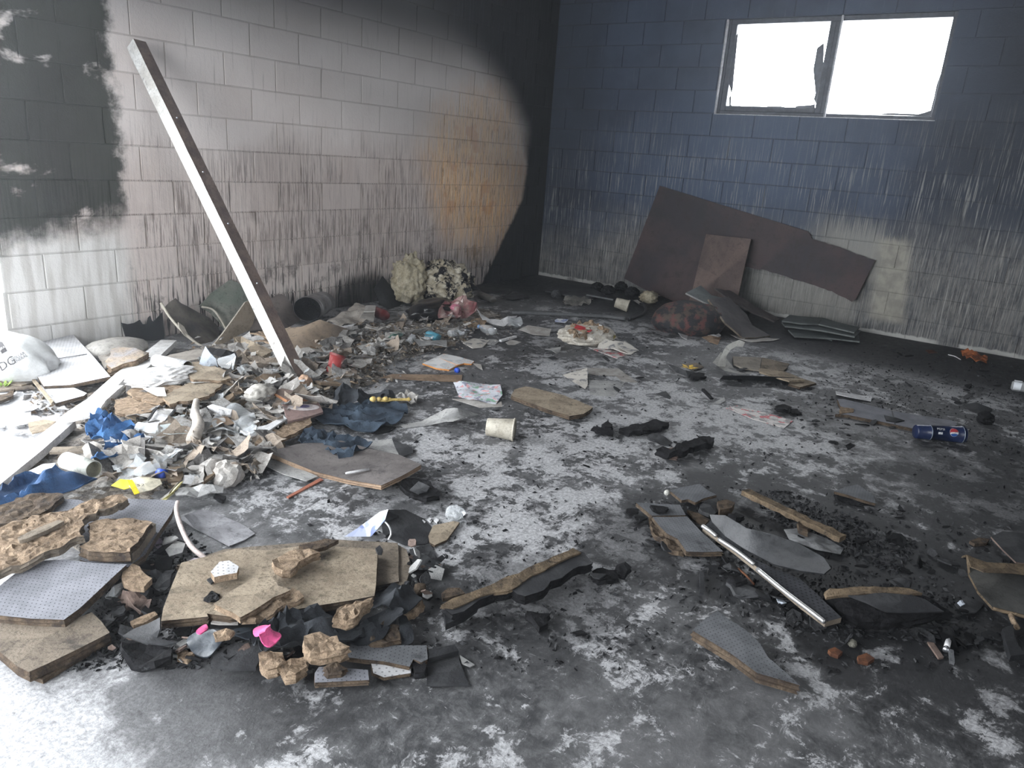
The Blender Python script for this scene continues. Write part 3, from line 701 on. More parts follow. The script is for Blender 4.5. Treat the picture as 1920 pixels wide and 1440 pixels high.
# ---- broken moulded shells by the wall
def W3(*ps): return [PY(*p) for p in ps]
SH1 = mat('grimy_shell_inside', (.13, .115, .095), (.05, .044, .037), 5, .6, .35, .3, 30, .35)
SH2 = mat('green_grey_shell', (.14, .165, .135), (.22, .22, .19), 4, .5, .4, .3, 30, .2)
SH3 = mat('taupe_shell', (.20, .17, .155), (.14, .12, .11), 3, .55, .35, .2, 30, .12)
RIM = mat('pale_shell_rim', (.56, .52, .45), (.42, .38, .32), 8, .6)
c1 = sheet('chair_shell', W3((302, 566, -.10), (307, 578, -.14), (318, 566, -.13), (330, 558, -.13), (340, 568, -.10), (352, 574, -.06), (372, 584, -.05), (395, 594, -.07), (412, 610, -.12), (414, 628, -.2), (404, 645, -.32), (392, 653, -.36), (372, 642, -.30), (348, 622, -.24), (322, 596, -.17)), SH1, .008, .04, nz=(.02, 3), side=RIM, smooth=True)
tag(c1, 'curved brown seat shell with a pale rim, leftmost of the broken shells', 'shell')
tube('rim', W3((302, 568, -.13), (318, 594, -.20), (345, 624, -.27), (371, 645, -.33), (394, 655, -.38)), .008, RIM, c1).location -= Vector((0, 0, 0))
sheet('strap', W3((334, 604, -.25), (345, 612, -.25), (353, 628, -.28), (356, 636, -.29), (345, 628, -.29), (336, 614, -.27)), RIM, .004, .03, parent=c1)
c2 = sheet('chair_shell', W3((374, 574, -.05), (398, 548, -.03), (432, 524, -.02), (450, 532, -.03), (466, 536, -.04), (480, 556, -.05), (475, 575, -.08), (455, 595, -.12), (432, 612, -.16), (424, 618, -.18), (412, 602, -.10), (396, 586, -.05)), SH2, .008, .04, nz=(.015, 3), smooth=True)
tag(c2, 'green-grey moulded shell standing behind the brown one', 'shell')
tube('ridge', W3((378, 575, -.06), (398, 580, -.08), (412, 596, -.13), (424, 618, -.2)), .007, RIM, c2)
c3 = sheet('panel', W3((395, 652, -.42), (418, 625, -.36), (444, 590, -.30), (461, 566, -.26), (478, 560, -.22), (477, 600, -.25), (471, 618, -.28), (448, 628, -.33), (420, 645, -.4)), mat('tan_warped_panel', (.40, .33, .25), (.28, .23, .17), 6, .8, .2, .3, 40, .1), .012, .04, nz=(.008, 4), side=RIM)
tag(c3, 'warped tan panel with a pale edge standing left of the timber', 'panel')
c4 = sheet('chair_shell', W3((468, 619, -.32), (478, 600, -.22), (498, 585, -.14), (508, 560, -.08), (518, 553, -.06), (528, 552, -.06), (538, 558, -.07), (556, 582, -.12), (566, 606, -.20), (562, 618, -.28), (520, 616, -.32)), SH3, .008, .04, nz=(.01, 3), smooth=True)
tag(c4, 'taupe shell standing behind the foot of the timber', 'shell')
S('chair_shell', [(470, 640), (480, 622), (520, 618, .04), (566, 612, .08), (600, 598, .12), (622, 606, .10), (656, 618, .02), (640, 634), (610, 650), (560, 660), (520, 650)], mat('tan_shell_seat', (.27, .21, .155), (.20, .155, .115), 4, .55, .3, .2, 30, .1), 'flat tan seat shell on the litter right of the timber', 'shell', h=.04, th=.008, smooth=True, nz=(.01, 3))
S('wood_offcut', [(437, 632, .05), (452, 630, .05), (500, 652, .01), (512, 658), (492, 668), (462, 650), (440, 645)], TANL, 'broken pale wooden box side left of the timber', 'wood', h=.06, th=.03, rag=.005)
for i, (a, b) in enumerate((((470, 625), (520, 648)), ((478, 640), (524, 655)), ((486, 622), (500, 640)))):
    p, q = GP(*a, .09), GP(*b, .07); tag(stick('wood_splinter', p, q, .012, .008, FIB, rag=.004, seed=i, bend=.02), ['orange wood splinter sticking out behind the timber', 'long orange splinter lying under the taupe shell', 'short orange splinter against the taupe shell'][i], 'splinter')
S('panel', [(318, 665), (372, 654), (392, 658), (398, 668), (345, 678), (290, 678)], BEIGE, 'smooth pale panel lying right of the white plank end', 'panel', h=.05, th=.012)

# ---- bucket, black panel, foam, red canister
a = PY(576, 580, -.30); b = PY(606, 566, -.11)
bk = thing('bucket', (a+b)/2, 'grimy metal bucket lying on its side by the wall', 'bucket'); BKM = mat('bucket_metal', (.34, .33, .33), (.17, .16, .16), 9, .5, .5, .2, 50, .25, metal=.3)
L_ = (b-a).length
lathe('body', a, b, [(0, .104), (.012, .109), (.016, .103), (.06, .102), (.064, .105), (.068, .101), (L_*.7, .099), (L_*.7+.005, .102), (L_*.7+.01, .098), (L_, .094), (L_, 0)], BKM, 32, bk, squash=.86)
lathe('lining', a, b, [(.003, .101), (L_-.01, .09), (L_-.01, 0)], CHAR, 32, bk, squash=.86)
for c_ in bk.children: pass
pn = [PY(x, y, d) for x, y, d in ((700, 543, -.18), (717, 518, -.12), (729, 533, -.14), (740, 533, -.14), (757, 543, -.12), (755, 557, -.17), (746, 586, -.30), (735, 584, -.30), (713, 570, -.26))]
tag(sheet('black_sheet', pn, CHARS, .006, .04, nz=(.012, 8), rag=.005), 'bent black sheet propped up left of the big foam lump', 'sheet')
def foamf(p, q):
    r, _ = mn.voronoi(q*1.9); r2, _ = mn.voronoi(q*4.1); return .30*(1-min(1, r[0]*1.7))+.10*(1-min(1, r2[0]*1.6))
tf = T('scorched_foam'); pf = tf.obj(); nn = tf.noise(pf, 16, 6, .65); wp = tf.va(pf, tf.comb(tf.noise(pf, 9, 4)*.12, tf.noise(tf.va(pf, (4, 4, 4)), 9, 4)*.12, tf.noise(tf.va(pf, (8, 1, 4)), 9, 4)*.1))
cf = tf.mix(tf.ss(nn, .35, .6), (.60, .56, .46), (.42, .37, .27)); cr = tf.vor(wp, 15, 'DISTANCE_TO_EDGE')
burn = tf.ss(tf.noise(wp, 7.5, 6, .7), .485, .535); cf = tf.mix(tf.math('MAXIMUM', tf.ss(cr, .10, .02)*tf.ss(tf.noise(pf, 5, 3), .44, .56), burn*tf.ss(cr, .75, .35)), cf, (.012, .012, .016)); tf.bump(tf.math('ADD', nn, cr*1.2), .9, .02); tf.out(cf, .8, .25); SF = tf.m
fb = lump('foam_lump', PY(834, 532, -.36)+Vector((0, 0, .0)), (.235, .23, .175), SF, 3, .09, 1.6, 5, None, True, (0, 0, .3), True, .3, foamf); tag(fb, 'large dome of cream foam scorched black in patches', 'foam')
fb2 = lump('foam_lump', PY(768, 527, -.24), (.13, .12, .19), FOAM, 8, .30, 1.9, 5, None, True, (0, 0, .1), True, .1, foamf); tag(fb2, 'taller ragged cream foam lump left of the dome', 'foam')
tag(lump('melted_plastic', GP(815, 582, .06), (.25, .16, .085), simple('melted_black', (.012, .012, .014), .25, .6), 6, .25, 1.6, 4, None, True), 'shiny melted black mass under the foam dome', 'debris')
RED = simple('dull_red', (.20, .03, .03), .45)
a, b = GP(695, 581, .07), GP(744, 601, .05); ct = lathe('canister', a, b, [(0, 0), (.0, .03), (.01, .045), (.25, .045), (.28, .038), (.285, .0)], RED, 20, squash=.9); tag(ct, 'dark red canister lying left of the foam dome', 'canister')
S('plastic_sheeting', [(604, 606), (640, 588, .04), (668, 572, .06), (700, 574, .07), (702, 598, .02), (676, 604), (640, 606, .02)], BEIGE, 'creased beige sheeting heaped right of the bucket', 'sheeting', h=.05, th=.002, grid=.03, nz=(.035, 12), rag=.006)
S('paper_sheet', [(604, 611), (640, 605), (668, 606), (660, 614), (628, 616)], PAPW, 'curved white sheet at the front of the beige sheeting', 'paper', h=.05, th=.002, nz=(.01, 12))
bxm = thing('carton', GP(690, 600, .05), 'small open beige carton on the litter left of the red canister', 'box')
for pp in (((672, 598), (682, 585, .1), (703, 584, .1), (700, 604)), ((682, 585, .1), (686, 572, .1), (705, 573, .1), (703, 584, .1))): sheet('flap', G(*pp, h=.05), PAPER, .003, .04, parent=bxm)
S('plastic_bag', [(818, 585, .05), (832, 566, .1), (862, 560, .12), (892, 568, .1), (900, 580, .03), (880, 592), (848, 600), (822, 598)], mat('pink_red_bag_film', (.40, .30, .27), (.26, .09, .10), 9, .25, .6, .5, 30), 'glossy pink and red plastic bag in front of the foam dome', 'bag', h=.04, th=.002, grid=.022, nz=(.05, 11), fold=(.03, 60, .5))
tag(lump('crumpled_wrapper', GP(853, 578, .10), (.05, .035, .03), simple('pink_film', (.62, .22, .30), .3), 3, .3, 2, 3), 'bright pink wad in the glossy plastic bag', 'wrapper')
S('paper_sheet', [(893, 578, .07), (903, 590, .02), (918, 598, .0), (938, 600, .02), (952, 593, .05), (970, 592, .03), (962, 600, .01), (945, 612), (922, 607), (905, 600)], PAPW, 'curved white sheet right of the glossy plastic bag', 'paper', h=.02, th=.002, nz=(.006, 9))
S('leather_scrap', [(868, 603), (900, 596), (912, 604), (905, 612), (878, 612)], FIB, 'wrinkled tan rag below the white curved sheet', 'rag', h=.03, th=.004, grid=.02, nz=(.03, 18), rag=.006)
# bottles and cans in the litter
CLR = glassy('clear_plastic', (.9, .93, .95), .25, .1)
def bottle(a, b, r, m_, label, capm=None, band=None, name='plastic_bottle', neck=True, dent=.12, squash=.85, cat='bottle'):
    a, b = Vector(a), Vector(b); L_ = (b-a).length; t_ = thing(name, (a+b)/2, label, cat)
    pr = [(0, 0), (0, r*.7), (.01, r*.96), (L_*.25, r), (L_*.3, r*.95), (L_*.35, r), (L_*.62, r*.98)] + ([(L_*.74, r*.8), (L_*.86, r*.36), (L_*.93, r*.32), (L_*.93, 0)] if neck else [(L_*.98, r), (L_, r*.94), (L_, 0)])
    lathe('body', a, b, pr, m_, 20, t_, dent=dent, squash=squash)
    d = (b-a).normalized()
    if capm and neck: lathe('cap', a+d*L_*.9, b, [(0, 0), (0, r*.42), (L_*.1, r*.42), (L_*.1, 0)], capm, 14, t_)
    if band: lathe('wrapper_band', a+d*L_*.32, b, [(0, r*1.02), (L_*.26, r*1.02)], band, 20, t_, dent=dent, squash=squash)
    return t_
bottle(GP(842, 626, .04), GP(882, 619, .05), .032, CLR, 'crushed clear bottle lying in the litter below the glossy bag', None, BLUP)
bottle(GP(800, 626, .04), GP(822, 634, .04), .033, simple('teal_tin', (.10, .32, .42), .3), 'crushed teal can in the litter below the foam', name='drink_can', neck=False, dent=.3, cat='can')
bottle(GP(752, 626, .04), GP(728, 634, .04), .026, glassy('green_glass', (.10, .22, .18), .5), 'dark green bottle end in the litter by the teal can', dent=0)
bottle(GP(928, 622, .03), GP(897, 612, .03), .036, CLR, 'crushed clear bottle with a blue collar near the white curved sheet', simple('light_blue_plastic', (.25, .42, .70), .35), None, dent=.45)
bottle(GP(900, 552, .035), GP(925, 562, .035), .035, simple('grey_brown_tin', (.16, .15, .14), .4), 'dull grey tin by the wall right of the foam dome', name='tin_can', neck=False, cat='can')
rc = thing('plastic_bottle', GP(622, 690, .06), 'red drink bottle standing askew in the litter right of the timber foot', 'bottle'); RDT = glassy('translucent_red', (.50, .09, .09), .5, .25)
a, b = GP(622, 700, .03), GP(625, 676, .07); b = a+Vector((.05, -.0, .11)); lathe('body', a, b, [(0, 0), (0, .036), (.02, .041), (.06, .037), (.1, .044), (.105, .0)], RDT, 20, rc); lathe('rim', a, b, [(.10, .047), (.112, .047)], RED, 20, rc)
S('leather_scrap', [(588, 696), (600, 682), (612, 688), (606, 700), (596, 704)], simple('orange_brown', (.45, .20, .08), .7), 'orange-brown scrap beside the red drink bottle', 'scrap', h=.03, th=.003)
# notebooks, sticks on the right fringe of the litter
S('notebook', [(868, 642), (888, 634), (918, 638), (905, 650), (886, 652)], NEWS, 'thin grey booklet lying flat on the fringe of the litter', 'booklet', h=.008, th=.007)
S('disc', [(908, 641), (916, 636), (930, 636), (936, 640), (928, 646), (914, 645)], GREYP, 'flat grey lid beside the thin grey booklet', 'lid', h=.004, th=.003)
a, b = GP(938, 639, .012), GP(967, 631, .012); tag(stick('paper_roll', a, b, .022, .014, PAPW), 'small bright white stick on the floor right of the booklet', 'stick')
S('paper_scrap', [(948, 642), (958, 637), (978, 641), (965, 646), (952, 646)], PAPER, 'torn pale scrap below the bright white stick', 'paper', h=.003, th=.002, nz=(.004, 20))
S('wood_offcut', [(812, 643), (855, 640), (854, 646), (814, 650)], TAN, 'short grey-brown slat in front of the crushed clear bottle', 'slat', h=.03, th=.01)
S('sheet_metal', [(772, 634), (800, 640), (838, 636), (838, 650), (812, 646), (786, 648)], GREYP, 'bent grey flashing in front of the teal can', 'metal', h=.04, th=.003, nz=(.01, 9))
# open magazine and blue cap, card strip
mg = thing('magazine', GP(842, 678), 'open magazine with orange edges lying flat mid-floor', 'magazine')
ORG = simple('orange_ink', (.72, .32, .10), .6)
sheet('page_block', G((792, 681, .012), (818, 669, .016), (836, 676, .020), (858, 684, .014), (842, 693, .010), (818, 690, .010)), MAG, .01, .03, parent=mg, side=ORG)
sheet('page_block', G((818, 669, .016), (832, 663, .014), (862, 669, .014), (889, 677, .012), (884, 682, .012), (870, 681, .014), (858, 684, .016), (836, 676, .022)), MAG, .01, .03, parent=mg, side=ORG)
sheet('torn_corner', G((884, 680, .006), (902, 683, .004), (905, 694, .01), (897, 690, .004)), PAPER, .001, .03, parent=mg)
cp = lathe('bottle_cap', GP(855, 695, .012), GP(865, 693, .012), [(0, 0), (0, .017), (.02, .017), (.02, .0)], simple('bright_blue_plastic', (.03, .10, .62), .35), 16); tag(cp, 'bright blue cap on the floor in front of the open magazine', 'cap')
S('cardboard', [(713, 708), (735, 701), (867, 703), (865, 716), (790, 713)], CARD, 'long flat cardboard strip pointing out of the litter', 'cardboard', h=.004, th=.003)
# leaflets
S('paper_sheet', [(850, 716), (862, 716, .02), (905, 720, .0), (938, 722, .01), (942, 738, .02), (930, 757), (880, 750), (860, 742)], LEAF, 'crumpled colour-printed leaflet lying behind the beige cup', 'paper', h=.006, th=.0015, nz=(.012, 14), grid=.025)
S('paper_sheet', [(848, 748), (880, 748), (930, 758), (940, 752), (942, 762), (900, 764)], PAPER, 'folded grey page under the colour-printed leaflet', 'paper', h=.002, th=.002, nz=(.004, 14))
S('paper_sheet', [(1055, 703, .0), (1101, 690, .035), (1102, 722, .0), (1097, 729, .0)], NEWS, 'triangular folded page corner standing up mid-floor', 'paper', h=.004, th=.0015)
S('paper_sheet', [(1045, 697), (1100, 690), (1160, 691), (1196, 717), (1168, 716), (1155, 705), (1105, 702), (1100, 693)], PAPER, 'sooty sheet stuck flat to the floor right of the folded page corner', 'paper', h=.002, th=.0015, nz=(.003, 9), rag=.004)
S('paper_sheet', [(1104, 712), (1172, 716), (1152, 744), (1106, 740)], GREYP, 'grey film stuck flat in front of the folded page corner', 'film', h=.0012, th=.001)
# tan board
S('board', [(958, 742), (965, 730), (985, 724), (1012, 730), (1060, 742), (1112, 763), (1094, 776), (1068, 780), (1020, 765)], TANL, 'thick pale tan board on the floor behind the beige cup', 'board', h=.035, th=.022, side=FIBD, rag=.005, lam=3, jag=.03)
# beige cup
def cup(a, b, r1, r2, m_, label, rimm=None, name='paper_cup', inside=None, cat='cup'):
    a, b = Vector(a), Vector(b); L_ = (b-a).length; t_ = thing(name, (a+b)/2, label, cat)
    lathe('body', a, b, [(0, 0), (0, r1*.95), (.004, r1), (L_*.5, (r1+r2)/2), (L_, r2)], m_, 28, t_, dent=.04)
    lathe('inside', a, b, [(.008, 0), (.008, r1*.93), (L_-.001, r2*.97)], inside or m_, 28, t_, dent=.04)
    rr_ = rimm or m_; lathe('rim', a, b, [(L_-.004, r2*.99), (L_-.005, r2*1.05), (L_+.003, r2*1.05), (L_+.003, r2*.95)], rr_, 28, t_, dent=.04)
    return t_
CUPM = mat('beige_paper_cup', (.50, .47, .40), (.36, .33, .27), 10, .6, .3, .2, 40, .12)
cup(GP(913, 800, .05), GP(964, 806, .05), .042, .053, CUPM, 'beige paper cup lying on its side mid-floor')
cup(GP(1154, 567, .07)+Vector((0, 0, .0)), GP(1178, 574, .05), .045, .055, CUPM, 'pale cup lying near the far corner by the hose', name='paper_cup')
# curled strip
S('vinyl_strip', [(748, 797), (790, 790), (836, 766, .05), (858, 765, .07), (900, 777, .0), (880, 780, .03), (850, 790, .07), (838, 790, .03), (800, 798), (760, 803)], GREYP, 'long curled pale vinyl strip left of the beige cup', 'strip', h=.003, th=.002, nz=(.002, 9))
# ---- sack and newspapers mid-floor
sk = thing('sack', GP(1100, 630), 'torn white woven sack of straw-like fibres with a red band', 'sack')
lump('body', GP(1100, 628, .05), (.22, .19, .07), mat('woven_sack', (.62, .59, .53), (.45, .41, .35), 22, .8, .2, .8, 50, .04), 5, .18, 2, 4, sk, False, (0, 0, -.3), True, .2)
sheet('contents', G((1062, 622), (1075, 606, .03), (1100, 602, .05), (1132, 610, .04), (1142, 622, .01), (1110, 630), (1080, 630), h=.09), FIB, .012, .022, nz=(.05, 28), parent=sk, rag=.01)
sheet('red_band', G((1076, 607, .04), (1086, 610, .04), (1112, 617, .03), (1106, 622, .03), (1078, 616, .03), h=.085), simple('bright_red', (.62, .05, .06), .4), .004, .03, parent=sk)
bx = thing('carton', GP(1122, 615, .08), 'small white open carton on the right of the torn sack', 'box')
for pp in (((1110, 626, .0), (1110, 604, .07), (1128, 610, .07), (1136, 628, .0)), ((1110, 604, .07), (1114, 606, .02), (1120, 622, 0), (1112, 626, 0))): sheet('side', G(*pp, h=.06), PAPW, .003, .04, parent=bx)
S('newspaper', [(1120, 652), (1128, 632, .05), (1150, 640, .05), (1172, 640, .04), (1197, 655), (1180, 664), (1150, 654, .02)], NEWS, 'folded newspaper fanned out right of the sack', 'newspaper', h=.02, th=.006, nz=(.008, 12))
S('newspaper', [(1152, 637, .02), (1170, 641, .02), (1198, 656), (1183, 664), (1160, 650, .01)], NEWS, 'loose newspaper page lying over the fanned newspaper', 'newspaper', h=.04, th=.002, nz=(.008, 12))
S('newspaper', [(1103, 651), (1130, 652), (1178, 664), (1157, 672), (1130, 662)], REDP, 'red and white printed page under the fanned newspaper', 'newspaper', h=.004, th=.003)
S('plastic_wrap', [(1136, 624, .03), (1146, 623, .04), (1155, 630, .02), (1150, 637), (1140, 634)], simple('olive_film', (.38, .33, .12), .4), 'olive wrapper behind the fanned newspaper', 'wrapper', h=.05, th=.003, nz=(.02, 20))
S('envelope', [(972, 618), (990, 610, .03), (1034, 616, .02), (1030, 629), (1000, 627), (985, 622)], PAPER, 'long soiled envelope left of the sack', 'envelope', h=.01, th=.004, nz=(.006, 12))
S('card', [(1040, 600), (1046, 597), (1066, 599), (1060, 605), (1041, 603)], BLUP, 'small blue and white card behind the sack', 'card', h=.012, th=.003)
S('wrapper', [(915, 604), (940, 600, .03), (975, 594, .04), (980, 608), (968, 613), (930, 610)], CLR, 'clear crushed tub beside the white curved sheet', 'tub', h=.01, th=.002, nz=(.03, 14), grid=.03)
S('sheet', [(1022, 655), (1035, 653), (1052, 650, .02), (1050, 660, .0), (1042, 662, .01), (1034, 656, .03)], GREYP, 'small curled grey sheet in front of the sack', 'scrap', h=.004, th=.002)
# ---- far corner
DGR = mat('dusty_dark_panel', (.07, .072, .078), (.045, .046, .05), 6, .75, .25, .3, 50, .2)
S('panel', [(1022, 545), (1052, 532), (1100, 536), (1135, 552), (1110, 558), (1060, 552)], DGR, 'flat dark panel on the floor in the far corner', 'panel', h=.03, th=.012)
S('panel', [(940, 556), (965, 548), (985, 550), (992, 556), (960, 562)], DGR, 'dark curled sheet on the floor right of the foam dome', 'sheet', h=.02, th=.004, nz=(.01, 8))
S('panel', [(900, 540), (960, 546), (950, 552), (905, 548)], DGR, 'flat black board at the wall foot right of the foam dome', 'board', h=.01, th=.008)
S('rag', [(1052, 562), (1068, 552, .04), (1090, 558, .03), (1112, 562, .03), (1108, 570), (1080, 572), (1060, 572)], mat('pale_dusty_rag', (.22, .21, .19), (.10, .10, .095), 15, .9), 'crumpled dusty rag in the far corner', 'rag', h=.01, th=.004, grid=.03, nz=(.05, 14), rag=.01)
tag(lump('debris_wad', GP(1042, 552, .03), (.045, .04, .04), DGR, 3, .4, 2, 3), 'small dark wad left of the dusty rag', 'debris')
for i, (x, y) in enumerate(((1140, 545), (1165, 538), (1185, 548), (1120, 540))):
    tag(lump('charcoal_lump', GP(x, y, .03), (.08, .06, .05), CHAR, i+2, .4, 2, 3), 'black burnt lump at the wall foot in the far corner', 'debris', 'black lumps at the wall foot in the far corner')
HOSE = simple('grey_hose', (.13, .135, .14), .5)
tag(tube('pipe', [GP(960, 586, .018), GP(1060, 590, .018), GP(1130, 593, .018), GP(1172, 598, .018)], .016, HOSE), 'long grey pipe lying straight across the floor by the far corner', 'pipe')
tag(tube('hose', [GP(1180, 598, .02), GP(1204, 590, .02), GP(1211, 580, .02), GP(1206, 572, .02), GP(1192, 566, .03), GP(1180, 562, .05)], .014, simple('black_rubber', (.025, .025, .028), .45)), 'curved black hose looping behind the pale cup', 'hose')
tag(stick('rod', GP(1100, 553, .05), GP(1150, 562, .05), .014, .014, HOSE), 'thin grey rod pointing at the pale cup in the far corner', 'rod')
tag(lump('foam_lump', GP(1217, 558, .05), (.085, .075, .055), FOAM, 12, .2, 1.6, 4, None, True, fn=foamf), 'small round cream foam lump at the foot of the dark panel', 'foam')
S('paper_scrap', [(1187, 563, .05), (1195, 562, .05), (1212, 574), (1200, 572)], PAPER, 'small pale flap inside the loop of the hose', 'paper', h=.01, th=.002)
# burnt cushion
tcu = T('burnt_upholstery'); pc = tcu.obj(); n_ = tcu.noise(pc, 9, 6, .7); cc = tcu.mix(tcu.ss(n_, .46, .54), (.028, .028, .032), tcu.mix(tcu.ss(tcu.noise(pc, 14, 3), .45, .55), (.115, .052, .048), (.075, .06, .05)))
tcu.bump(n_, .8, .01); tcu.out(cc, .8, .25)
tag(lump('cushion', GP(1291, 600, .10), (.29, .20, .155), tcu.m, 7, .09, 1.4, 4, None, True, (0, -.04, -1.05), True, .05), 'burnt red-brown upholstered cushion in front of the leaning panels', 'cushion')
# leaning panels on the right wall
PANM = mat('purple_brown_panel', (.062, .038, .038), (.028, .022, .028), 1.6, .6, .3, .2, 25, .12)
big = [PX(1237, 348, -.035), PX(1375, 391, -.035), PX(1515, 434, -.035), PX(1522, 448, -.035), PX(1560, 459, -.04), PX(1641, 488, -.04), PX(1605, 560, -.09), PX(1597, 566, -.095), PX(1560, 546, -.09), PX(1500, 527, -.09), PX(1440, 508, -.09), PX(1398, 500, -.09), PX(1375, 560, -.14), PX(1362, 590, -.17), PX(1290, 575, -.17), PX(1215, 546, -.16), PX(1170, 522, -.14)]
tag(sheet('panel', big, PANM, .012, .12, rag=.008, rag_edges=(2, 3, 4, 7, 8, 9, 10), side=CARD, jag=.03), 'huge dark brown panel leaning against the blue-black wall', 'panel')
sm = [PX(1324, 439, -.16), PX(1408, 448, -.16), PX(1396, 500, -.25), PX(1383, 560, -.33), PX(1378, 590, -.37), PX(1286, 582, -.37), PX(1298, 545, -.32), PX(1311, 490, -.24)]
SMM = mat('grained_brown_board', (.16, .115, .10), (.085, .062, .058), 3, .65, .3, .3, 30, .05)
tag(sheet('board', sm, SMM, .016, .1, side=TAN), 'smaller wood-grained board leaning in front of the huge panel', 'board')
# heap of planks below
def X3(*ps): return [PX(*p) for p in ps]
GG = mat('grey_green_panel', (.13, .15, .15), (.085, .10, .10), 4, .55, .4, .2, 40, .12)
tag(sheet('panel', X3((1286, 549, -1.0), (1314, 535, -.75), (1334, 553, -.72), (1360, 560, -.72), (1348, 580, -.98)), GG, .014, .06, side=GREYP), 'grey-green panel corner jutting up on the cushion', 'panel')
tag(sheet('plank', G((1328, 561, .27), (1366, 556, .25), (1400, 590, .12), (1410, 610, .06), (1445, 629, .012), (1420, 632, .012), (1392, 633, .014), (1360, 605, .14)), mat('dark_bent_plank', (.11, .10, .10), (.065, .06, .062), 5, .6, .35, .3, 40, .1), .014, .06, side=TAN, nz=(.006, 5)), 'broad dark plank sloping down from the cushion to the floor', 'plank')
tag(sheet('plank', G((1340, 541, .26), (1368, 544, .24), (1420, 576, .13), (1462, 598, .04), (1452, 603, .03), (1408, 585, .10), (1362, 556, .2)), mat('brown_bent_plank', (.13, .11, .105), (.08, .068, .066), 5, .65), .014, .06, nz=(.008, 6), rag=.01, rag_edges=(0,)), 'narrow warped plank lying towards the wall behind the broad dark one', 'plank')
for i, (pts, h_, lab) in enumerate((([(1478, 618), (1540, 615), (1610, 628), (1612, 640), (1560, 634), (1490, 630)], .03, 'lowest of the grey-green panels stacked at the wall foot'),
        ([(1466, 604), (1490, 592), (1545, 596), (1615, 620), (1603, 631), (1540, 619), (1472, 611)], .075, 'middle panel of the grey-green stack at the wall foot'),
        ([(1466, 601), (1481, 590), (1540, 598), (1534, 607), (1500, 606)], .10, 'left half of the top panel of the grey-green stack'),
        ([(1541, 598), (1612, 613), (1602, 623), (1535, 607)], .10, 'right half of the top panel of the grey-green stack'))):
    S('panel', pts, GG, lab, 'panel', h=h_, th=.012, grid=.08, side=mat('green_panel_edge', (.16, .175, .17), (.10, .11, .11), 5, .6))
S('panel', [(1528, 628), (1550, 622), (1575, 630), (1560, 638)], GG, 'grey-green offcut slipping out under the stack', 'panel', h=.01, th=.008)
S('paper_strip', [(1370, 628), (1392, 630), (1398, 637), (1438, 634), (1462, 636), (1440, 640), (1408, 641), (1388, 637)], PAPER, 'crumpled pale strip on the floor under the end of the broad plank', 'paper', h=.008, th=.002, nz=(.01, 15))
# scraps in front of the cushion
S('paper_scrap', [(1263, 614), (1274, 617, .02), (1290, 628, .0), (1288, 637), (1278, 632, .01), (1270, 622, .02)], PAPW, 'curved white paper strip in front of the cushion', 'paper', h=.004, th=.002)
S('paper_scrap', [(1312, 615), (1335, 618, .02), (1352, 628), (1345, 634), (1330, 630), (1318, 622, .02)], PAPW, 'crumpled white paper right of the curved strip', 'paper', h=.012, th=.002, nz=(.02, 18), grid=.025)
S('cardboard', [(1275, 616), (1300, 611), (1318, 618), (1300, 625), (1284, 624)], CARD, 'brown card scrap in front of the cushion', 'cardboard', h=.008, th=.006)
S('cardboard', [(1316, 632), (1332, 628, .02), (1352, 634), (1346, 645), (1330, 640)], CARD, 'folded brown card below the crumpled white paper', 'cardboard', h=.008, th=.004, nz=(.01, 18))
S('paper_strip', [(1222, 595), (1245, 600), (1262, 600), (1258, 603), (1240, 603)], PAPER, 'thin pale strip at the left front of the cushion', 'paper', h=.004, th=.002)
S('lath', [(1275, 605), (1310, 609), (1340, 615), (1335, 618), (1300, 613)], PAPER, 'thin pale lath along the front of the cushion', 'lath', h=.01, th=.004)
tag(stick('lath', GP(1330, 610, .01), GP(1340, 600, .07), .02, .008, TAN), 'short stub of lath sticking up at the cushion front', 'lath')
# curled upright sheet, light boards, black angle
cs = G((1341, 693, .0), (1352, 672, .06), (1358, 660, .14), (1363, 652, .20), (1372, 645, .25), (1384, 640, .27), (1396, 640, .25), (1392, 648, .22), (1380, 650, .20), (1368, 660, .16), (1365, 672, .08), (1372, 690, .01), (1392, 700, .0), (1366, 700, .0))
S('board', [(1374, 668), (1428, 670), (1424, 694), (1392, 690), (1376, 682)], mat('grey_tan_board', (.28, .25, .21), (.20, .18, .155), 6, .8), 'flat grey-tan board behind the curled sheet', 'board', h=.02, th=.01)
S('board', [(1429, 670), (1480, 682), (1470, 694), (1425, 693)], TAN, 'flat tan board right of the grey-tan one', 'board', h=.02, th=.01, rag=.008, rag_edges=(1,))
S('board', [(1424, 690), (1470, 696, .0), (1510, 712), (1480, 714), (1440, 702), (1424, 697)], TANL, 'pale torn board strip over the black angle strip', 'board', h=.05, th=.01, rag=.006, lam=2)
S('board', [(1486, 712), (1500, 708), (1531, 718), (1500, 726), (1478, 720)], TANL, 'pale board end poking out right of the black angle strip', 'board', h=.03, th=.014, side=FIBD, lam=2)
o = sheet('angle_strip', G((1356, 705, .05), (1400, 705, .055), (1490, 709, .05), (1488, 716, .0), (1400, 713, .0), (1350, 712, .0)), CHARS, .004, .05); tag(o, 'long black strip standing on edge in front of the pale boards', 'strip')
CURL = mat('curled_grey_sheet', (.33, .33, .31), (.24, .235, .22), 8, .7, .25, .2, 40, .06)
o = sheet('curled_sheet', G((1336, 680, .0), (1352, 660, .05), (1362, 672, .03), (1376, 690, .0), (1413, 700, .0), (1390, 702, .0), (1358, 695, .0)), CURL, .003, .04, smooth=True); tag(o, 'light grey sheet curling up from the floor, tall peeling tip at its left', 'sheet')
d0 = ray(1352, 662)
tip = [GP(1350, 668, .04), GP(1358, 668, .05)]
